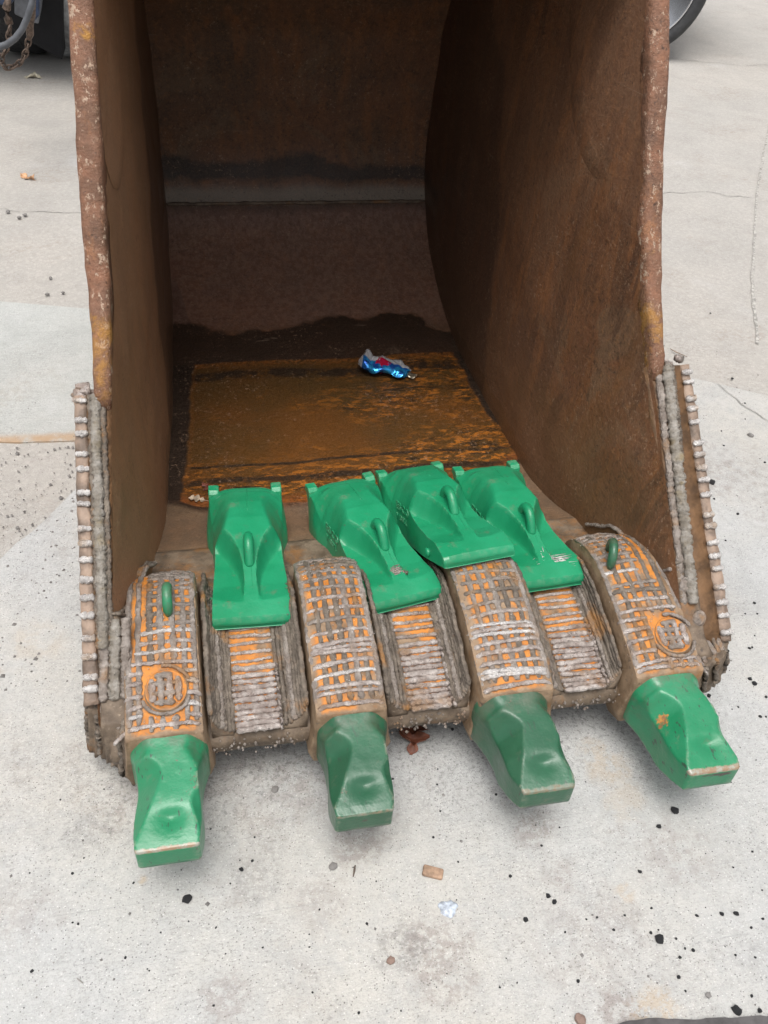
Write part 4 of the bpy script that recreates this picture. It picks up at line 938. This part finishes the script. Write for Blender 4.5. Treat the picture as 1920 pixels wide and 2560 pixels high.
M_GSTONE = plain('grey_stone', (.19, .18, .17), .85, 0, .3, 40); M_BSTONE = plain('brown_stone', (.22, .15, .12), .85, 0, .3, 40)
SM = {}
for mt in (M_TAR, M_GSTONE, M_BSTONE):
    SM[mt] = []
    for s in range(7): me = stone_mesh(s+1); me.materials.append(mt); SM[mt].append(me)
def pebble(px_, py_, r_, mt, label, group=None):
    c = onz(px_, py_, .006); k = random.Random(int(px_*7+py_)); o = bpy.data.objects.new('pebble', k.choice(SM[mt])); C.objects.link(o)
    s = r_*k.uniform(.9, 1.15); o.scale = (s*k.uniform(.8, 1.2), s*k.uniform(.8, 1.2), s); o.location = (c.x, c.y, .006+s*.42); o.rotation_euler = (0, 0, k.uniform(0, 6)); tag(o, label, 'pebble', group)
GC = 'black asphalt crumbs scattered on the concrete'; LC = 'small black asphalt crumb scattered on the pale concrete'
def bl(x, y): return x*.5787, 1920+y*.5787
def brr(x, y): return 960+x*.5787, 1920+y*.5787
def mr(x, y): return 960+x*.5787, 1280+y*.5787
def ur(x, y): return 960+x*.5787, 640+y*.5787
pebble(*bl(808, 569), .0078, M_TAR, 'largest black crumb on the concrete below the leftmost nose')
pebble(*brr(1189, 740), .0085, M_TAR, 'biggest black crumb in the lower right part of the concrete')
pebble(*brr(1522, 1048), .0085, M_TAR, 'big black crumb beside the dark mat corner at the bottom right')
pebble(*brr(1254, 186), .0075, M_TAR, 'black crumb lying just beyond the tip of the rightmost nose')
pebble(*ur(1417, 981), .0085, M_TAR, 'black crumb on the slab to the right of the right shroud')
pebble(*bl(1440, 428), .0070, M_GSTONE, 'smooth grey pebble below the second nose'); pebble(*bl(1188, 95), .0065, M_GSTONE, 'grey pebble between the first and second noses')
pebble(*brr(845, 1088), .0090, M_BSTONE, 'brown oval stone at the very bottom right of the middle'); pebble(*brr(30, 835), .0065, M_BSTONE, 'reddish brown stone low in the middle of the concrete')
pebble(*ur(1583, 777), .0075, M_GSTONE, 'grey stone on the slab at the right edge'); pebble(*brr(1400, 983), .0055, M_GSTONE, 'small grey stone above the dark mat')
for (f, lst) in ((bl, [(313, 456, 6), (1043, 440, 8), (1090, 402, 5), (338, 674, 5), (314, 668, 4), (910, 264, 4), (1100, 300, 4), (1585, 673, 5), (577, 497, 4), (542, 820, 4), (138, 878, 5), (1350, 970, 4), (923, 1027, 4), (1550, 1058, 5), (645, 876, 3), (995, 500, 4), (1380, 612, 4), (1135, 776, 4), (933, 690, 4), (1625, 490, 3), (128, 454, 3)]),
                 (brr, [(680, 336, 5), (320, 406, 4), (545, 468, 6), (708, 554, 8), (736, 580, 9), (611, 656, 9), (1187, 254, 10), (1104, 449, 6), (1155, 606, 5), (1350, 638, 6), (1458, 632, 8), (1520, 630, 9), (1636, 653, 5), (1586, 690, 5), (1335, 788, 6), (1278, 819, 6), (1300, 780, 4), (992, 700, 5), (1518, 809, 5), (1603, 819, 4), (1272, 904, 6), (838, 922, 6), (1622, 1050, 8), (1588, 985, 6), (1302, 964, 4), (782, 710, 4), (874, 654, 4), (243, 187, 5), (484, 115, 5), (229, 72, 4), (38, 48, 6), (213, 300, 5), (920, 646, 5), (758, 257, 4), (1508, 430, 4), (1152, 712, 5), (1262, 738, 4), (1185, 700, 4), (1040, 637, 4), (655, 247, 3), (500, 948, 4), (575, 928, 3)]),
                 (mr, [(1403, 795, 10), (1600, 395, 8), (1580, 722, 9), (1600, 742, 11), (1650, 800, 7), (1578, 590, 8), (1590, 586, 6), (1612, 440, 5), (880, 810, 9), (295, 940, 7), (262, 915, 5), (1625, 885, 8), (1650, 885, 6), (1530, 843, 5), (1528, 10, 8), (1560, 440, 5), (1475, 124, 6)]),
                 (ur, [(1504, 531, 9), (1559, 637, 8), (1467, 820, 7), (1645, 893, 6), (1457, 757, 6), (1426, 1050, 6), (1409, 248, 6), (1560, 705, 5)])):
    for (x, y, r_) in lst: pebble(*f(x, y), r_*.00049, M_TAR, {bl: 'small black asphalt crumb in the lower left of the concrete', brr: 'small black asphalt crumb in the lower right of the concrete', mr: 'small black asphalt crumb on the concrete around the two right noses', ur: 'small black asphalt crumb on the slab right of the right shroud'}[f], GC)
for x, y, w_ in ((218, 96, 'farthest'), (204, 168, 'nearest and leftmost'), (272, 161, 'rightmost')):
    pebble(x*.5787, 640+y*.5787, .0065, M_GSTONE, w_+' of three grey pebbles on the worn strip left of the bucket', 'grey pebbles left of the bucket')
for x, y, w_ in ((35, 917, 'leftmost'), (108, 931, 'rightmost'), (83, 942, 'middle and nearest')):
    pebble(x*.5787, y*.5787, .0085, M_GSTONE, w_+' of three flat grey pebbles on the old concrete far left', 'flat grey pebbles far left')
# grit nobody could count
rnd = random.Random(2); vs = []; fs = []
def grit(x, y, r_):
    b = len(vs); a0 = rnd.uniform(0, 6)
    for i in range(4): vs.append((x+r_*math.cos(a0+i*1.57)*rnd.uniform(.7, 1.3), y+r_*math.sin(a0+i*1.57)*rnd.uniform(.7, 1.3), .0055))
    vs.append((x, y, .0055+r_*1.1)); fs.extend([(b+i, b+(i+1) % 4, b+4) for i in range(4)])
for i in range(2600):
    x = rnd.uniform(-1.5, 1.9); y = rnd.uniform(-.62, 1.2)
    if mn.noise(Vector((x*2, y*2, 4))) < rnd.uniform(-.5, .35): continue
    grit(x, y, abs(rnd.gauss(0, .0011))+.0005)
tag(mesh('grit', vs, fs, M_TAR, None, smooth=False), 'fine dark grit sprinkled over the concrete', kind='stuff')
vs = []; fs = []
for i in range(1500):
    x = rnd.uniform(-1.5, 1.9); y = rnd.uniform(-.6, 1.6); grit(x, y, abs(rnd.gauss(0, .0014))+.0006)
for i in range(700):
    x = rnd.uniform(-1.3, -.66); y = rnd.uniform(.3, 1.2); grit(x, y, abs(rnd.gauss(0, .002))+.001)
tag(mesh('grit', vs, fs, M_GSTONE, None, smooth=False), 'fine grey grit sprinkled over the concrete', kind='stuff')
# wood chip, flake, twigs
c = onz(1081, 2184, .006); v, f = box(-.019, .019, -.010, .010, 0, .010); o = mesh('wood_chip', v, f, plain('split_wood', (.32, .21, .14), .8, 0, .35, 60), None, smooth=False); o.location = (c.x, c.y, .006); o.rotation_euler = (0, R(4), R(-22)); bevel(o, .003, 2); tag(o, 'short brown wood chip lying on the concrete below the middle noses', 'wood chip')
c = onz(1120, 2270, .006); vs = []
for ring, (rr, h) in enumerate(((.017, 0), (.015, .0025), (.008, .004))):
    vs += [(rr*math.cos(a)*(1+.18*math.sin(a*5+1)), rr*math.sin(a)*(.9+.2*math.sin(a*3)), h+.001*math.sin(a*7+ring)) for a in np.linspace(0, 2*math.pi, 20, endpoint=False)]
vs.append((0, 0, .003)); fs = [(j*20+i, j*20+(i+1) % 20, (j+1)*20+(i+1) % 20, (j+1)*20+i) for j in range(2) for i in range(20)]+[(40+i, 40+(i+1) % 20, 60) for i in range(20)]
o = mesh('paint_flake', vs, fs, plain('blue_grey_flake', (.42, .46, .52), .5, .2, .35, 120), None); o.location = (c.x, c.y, .0062); tag(o, 'pale blue grey flake stuck on the concrete below the middle', 'flake')
def twig(pts, r_, label, col=(.12, .09, .07)):
    P = [onz(x, y, .009) for x, y in pts]; v, f = tube(P, r_, 6, seed=2); o = mesh('twig', v, f, plain('twig_bark', col, .8), None); tag(o, label, 'twig')
twig([(888, 2163), (886, 2175), (883, 2192)], .0018, 'short dark twig standing out below the second nose')
twig([(1676, 872), (1690, 880), (1718, 892)], .0022, 'thin brown twig behind the top of the right shroud', (.25, .19, .15))
twig([(192, 2445), (200, 2452), (208, 2458)], .0012, 'tiny grey twig in the lower left of the concrete', (.3, .28, .26))
# dark rubber mat corner, bottom right
P = [onz(x, y, .02) for x, y in ((1535, 2575), (1545, 2556), (1575, 2546), (1640, 2542), (1740, 2544), (1830, 2540), (1950, 2534), (2100, 2530))]
pl = ragged([(p.x, p.y) for p in P], .01, .0012, 4); pl = [(p.x, p.y) for p in pl]; pl += [(.75, -.9), (.2, -.9)]
v = [(x, y, .014) for x, y in pl]+[(x, y, .0065) for x, y in pl]; n_ = len(pl)
o = mesh('rubber_mat', v, [tuple(range(n_))]+[(i, i+n_, (i+1) % n_+n_, (i+1) % n_) for i in range(n_)], plain('dark_rubber', (.075, .07, .07), .85, 0, .3, 30, .6, .004), None, smooth=False); fixn(o)
tag(o, 'edge of a dark grey rubber mat at the bottom right corner', 'mat')
# ------------------------------------------------------------------ vehicles behind
M_TYRE = plain('tyre_rubber', (.035, .036, .038), .7, 0, .2, 30, .4, .003); M_DUSTY = plain('dusty_tyre_tread', (.34, .35, .355), .8, 0, .25, 25, .4, .004)
M_CHROME = plain('bright_rim', (.75, .76, .78), .22, .9, .1, 10, .05, .001); M_BLACKP = plain('black_underbody', (.005, .005, .006), .9)
M_BODY = plain('silver_body_paint', (.35, .36, .38), .3, .3, .05, 3, .05, .001); M_BLUE = plain('faded_blue_paint', (.03, .045, .085), .6, .2, .4, 30)
M_GREYP = plain('grey_plastic', (.085, .09, .10), .6); M_CHAIN = plain('rusty_chain_steel', (.12, .085, .065), .6, .4, .5, 90)
def wheel(parent, c, ax, r_, w, rim_r, tread_mat=None, rim=True):
    """ax: unit vector of the axle"""
    ax = Vector(ax).normalized(); up = Vector((0, 0, 1)); s = ax.cross(up).normalized(); n = 72
    def ring(rr, off): return [Vector(c)+ax*off+s*(rr*math.cos(a))+up*(rr*math.sin(a)) for a in np.linspace(0, 2*math.pi, n, endpoint=False)]
    prof_ = [(rim_r, -w*.42), (rim_r+.02, -w*.48), (lerp(rim_r, r_, .5), -w*.52), (r_*.965, -w*.46), (r_*.992, -w*.38), (r_, -w*.2), (r_, w*.2), (r_*.992, w*.38), (r_*.965, w*.46), (lerp(rim_r, r_, .5), w*.52), (rim_r+.02, w*.48), (rim_r, w*.42)]
    secs = [ring(a, b) for a, b in prof_]; v, f = loft(secs, True, False); t = mesh('tyre', v, f, M_TYRE, parent)
    if tread_mat:
        t.data.materials.append(tread_mat)
        for p in t.data.polygons:
            if 3*n <= p.index < 8*n: p.material_index = 1
    # tread blocks
    vs = []; fs = []
    for i in range(n):
        a = 2*math.pi*i/n
        for q, off in enumerate((-.2, -.07, .07, .2)):
            a2 = a+(.5 if q % 2 else 0)*2*math.pi/n; b = len(vs)
            for rr in (r_*.985, r_+.0015):
                for (da, dw) in ((-.36, -.055), (.36, -.055), (.36, .055), (-.36, .055)):
                    aa = a2+da*2*math.pi/n; vs.append(Vector(c)+ax*((off+dw)*w)+s*(rr*math.cos(aa))+up*(rr*math.sin(aa)))
            fs += [tuple(b+i_ for i_ in q_) for q_ in ((4, 5, 6, 7), (0, 1, 5, 4), (1, 2, 6, 5), (2, 3, 7, 6), (3, 0, 4, 7))]
    mesh('tread_blocks', vs, fs, tread_mat or M_TYRE, t, smooth=False)['kind'] = 'stuff'
    if rim:
        d = [(rim_r+.004, .45), (rim_r-.006, .47), (rim_r-.02, .42), (rim_r-.035, .30), (rim_r*.45, .26), (rim_r*.38, .34), (.01, .36)]
        v, f = loft([ring(max(.005, a), b*w*-1) for a, b in d], True, True); rm = mesh('rim', v, f, M_CHROME, parent)
        # lug nuts and hand holes
        for i in range(8):
            a = 2*math.pi*i/8; ctr = Vector(c)+ax*(-w*.33)+s*(rim_r*.62*math.cos(a))+up*(rim_r*.62*math.sin(a))
            v, f = tube([ctr, ctr-ax*.02, ctr-ax*.03], .014, 8, jit=0); mesh('lug_nut', v, f, M_CHROME, rm)
            a += math.pi/8; ctr = Vector(c)+ax*(-w*.325)+s*(rim_r*.72*math.cos(a))+up*(rim_r*.72*math.sin(a)); v, f = tube([ctr, ctr-ax*.012], .028, 10, jit=0, taper=False); mesh('hand_hole', v, f, M_BLACKP, rm)
# right vehicle: wheel seen broadside behind the bucket's right rim
tr = empty('parked_pickup', (0, 0, 0)); tag(tr, 'silver vehicle with a chrome rimmed wheel parked behind the bucket on the right', 'vehicle')
wc = onz(1555, 148, 0)+Vector((0, 0, .5)); axr = Vector((.30, 1, 0)).normalized(); wc += axr*.14
wheel(tr, wc, axr, .5, .26, .405)
sx = Vector((1, -.30, 0)).normalized(); wc2 = wc-sx*3.3; wc3 = wc+axr*1.7; wc4 = wc2+axr*1.7
for q in (wc3, ): wheel(tr, q, axr, .5, .26, .405)
def slabbox(parent, name, c, s, d, hs, hd, z0, z1, mat, bv=.04):
    vs = [c+s*(a*hs)+d*(b*hd)+Vector((0, 0, z-c.z)) for z in (z0, z1) for a, b in ((-1, -1), (1, -1), (1, 1), (-1, 1))]
    o = mesh(name, vs, [(3, 2, 1, 0), (4, 5, 6, 7), (0, 1, 5, 4), (1, 2, 6, 5), (2, 3, 7, 6), (3, 0, 4, 7)], mat, parent, smooth=False); bevel(o, bv, 3); return o
mid = (wc+wc4)/2
slabbox(tr, 'underbody', mid, sx, axr, 1.05, .65, .5, .95, M_BLACKP); slabbox(tr, 'body', mid, sx, axr, 2.4, .95, 1.08, 1.6, M_BODY, .1); slabbox(tr, 'cab', mid-sx*.3, sx, axr, 1.1, .85, 1.6, 2.3, M_BODY, .2)
# left vehicle: tyre with dusty tread, dark underbody, mud flap
tl = empty('parked_truck', (0, 0, 0)); tag(tl, 'dark truck rear with dusty tyre and grey flap behind the bucket on the left', 'truck')
axl = Vector((.97, -.24, 0)).normalized(); wl = Vector((-.955, 5.30, .52))
wheel(tl, wl, axl, .52, .30, .30, M_DUSTY, rim=False)
wheel(tl, wl-axl*.34, axl, .52, .28, .30, None, rim=False)
dl = Vector((.24, .97, 0)).normalized()
slabbox(tl, 'chassis', wl-axl*.6+dl*.8, axl, dl, 1.5, 1.2, .62, .95, M_BLACKP); slabbox(tl, 'body', wl-axl*.6+dl*1.0, axl, dl, 1.6, 2.0, .96, 2.2, M_BODY, .05)
def quad_slab(parent, name, pts, thick, mat):
    pts = [Vector(p) for p in pts]; nrm = (pts[1]-pts[0]).cross(pts[2]-pts[0]).normalized()*thick; n = len(pts); vs = pts+[p+nrm for p in pts]
    o = mesh(name, vs, [tuple(range(n)), tuple(range(2*n-1, n-1, -1))]+[(i, i+n, (i+1) % n+n, (i+1) % n) for i in range(n)], mat, parent, smooth=False); fixn(o); bevel(o, .006, 2); return o
def ony(px_, py_, y):
    d = fw+cr*((px_-960)/FPX)-cu*((py_-1280)/FPX); return CAM+d*((y-CAM.y)/d.y)
quad_slab(tl, 'axle_shield', [ony(x, y, 4.75) for x, y in ((-120, -160), (160, -160), (156, 150), (120, 131), (74, 104), (30, 70), (-30, 24), (-120, -10))], .25, M_BLACKP)
quad_slab(tl, 'grey_flap', [ony(x, y, 4.6) for x, y in ((34, -120), (116, -120), (104, 20), (96, 60), (86, 58), (62, 48), (36, 36))], .02, M_GREYP)
# hitch hardware hanging in front of the flap
quad_slab(tl, 'hitch_bracket', [ony(x, y, 3.3) for x, y in ((-40, -90), (34, -90), (34, 4), (22, 16), (-40, 8))], .05, M_BLUE)
quad_slab(tl, 'hitch_bracket', [ony(x, y, 3.3) for x, y in ((70, -90), (100, -90), (98, 40), (84, 56), (72, 30))], .05, M_BLUE)
quad_slab(tl, 'drawbar', [ony(x, y, 3.45) for x, y in ((-80, -100), (120, -100), (120, -40), (-80, -40))], .08, M_BLUE)
hook1 = [ony(x, y, 3.22) for x, y in ((22, -10), (16, 22), (19, 44), (24, 60), (25, 70))]; hook2 = [ony(x, y, 3.2) for x, y in ((84, -10), (78, 36), (74, 60), (75, 85), (72, 100))]
for h in (hook1, hook2): v, f = tube(h, .016, 8); mesh('chain_hook', v, f, M_CHAIN, tl)
hose = [ony(x, y, 3.15) for x, y in ((90, -60), (80, 10), (68, 45), (55, 74), (38, 96), (16, 112), (-20, 122), (-70, 120))]
v, f = tube([Vector(p) for p in hose], .013, 10, jit=0); o = mesh('rubber_hose', v, f, M_GREYP, None); tag(o, 'grey rubber hose curving down from the hitch at the top left', 'hose')
ch = empty('safety_chain'); tag(ch, 'rusty chain hanging in a loop at the top left', 'chain')
path = [ony(x, y, 3.2) for x, y in ((25, 68), (22, 84), (22, 100), (18, 114), (14, 126), (8, 138), (3, 148), (5, 158), (12, 166), (22, 169), (34, 166), (45, 160), (54, 152), (60, 142), (64, 132), (66, 122), (69, 112), (72, 98))]
L = [0]
for a_, b_ in zip(path, path[1:]): L.append(L[-1]+(b_-a_).length)
nl = int(L[-1]/.0235)
lm = None
for i in range(nl):
    d = L[-1]*(i+.5)/nl; P = Vector([float(np.interp(d, L, [p[k] for p in path])) for k in range(3)]); P2 = Vector([float(np.interp(d+.005, L, [p[k] for p in path])) for k in range(3)])
    if lm is None:
        pts = [Vector((.0105*math.cos(a), .0195*math.sin(a), 0)) for a in np.linspace(0, 2*math.pi, 15)[:-1]]; secs = []
        for j, p in enumerate(pts):
            rd = p.normalized(); secs.append([p+rd*(.0042*math.cos(b))+Vector((0, 0, .0042*math.sin(b))) for b in np.linspace(0, 2*math.pi, 6, endpoint=False)])
        v, f = loft(secs+[secs[0]], True, False); lk = mesh('chain_link', v, f, M_CHAIN, ch); lm = lk
    else: lk = lm.copy(); C.objects.link(lk); lk.parent = ch
    t = (P2-P).normalized(); q = t.to_track_quat('Y', 'Z'); lk.rotation_mode = 'QUATERNION'
    from mathutils import Quaternion
    lk.rotation_quaternion = q @ Quaternion((0, 1, 0), R(90*(i % 2)+20)); lk.location = P
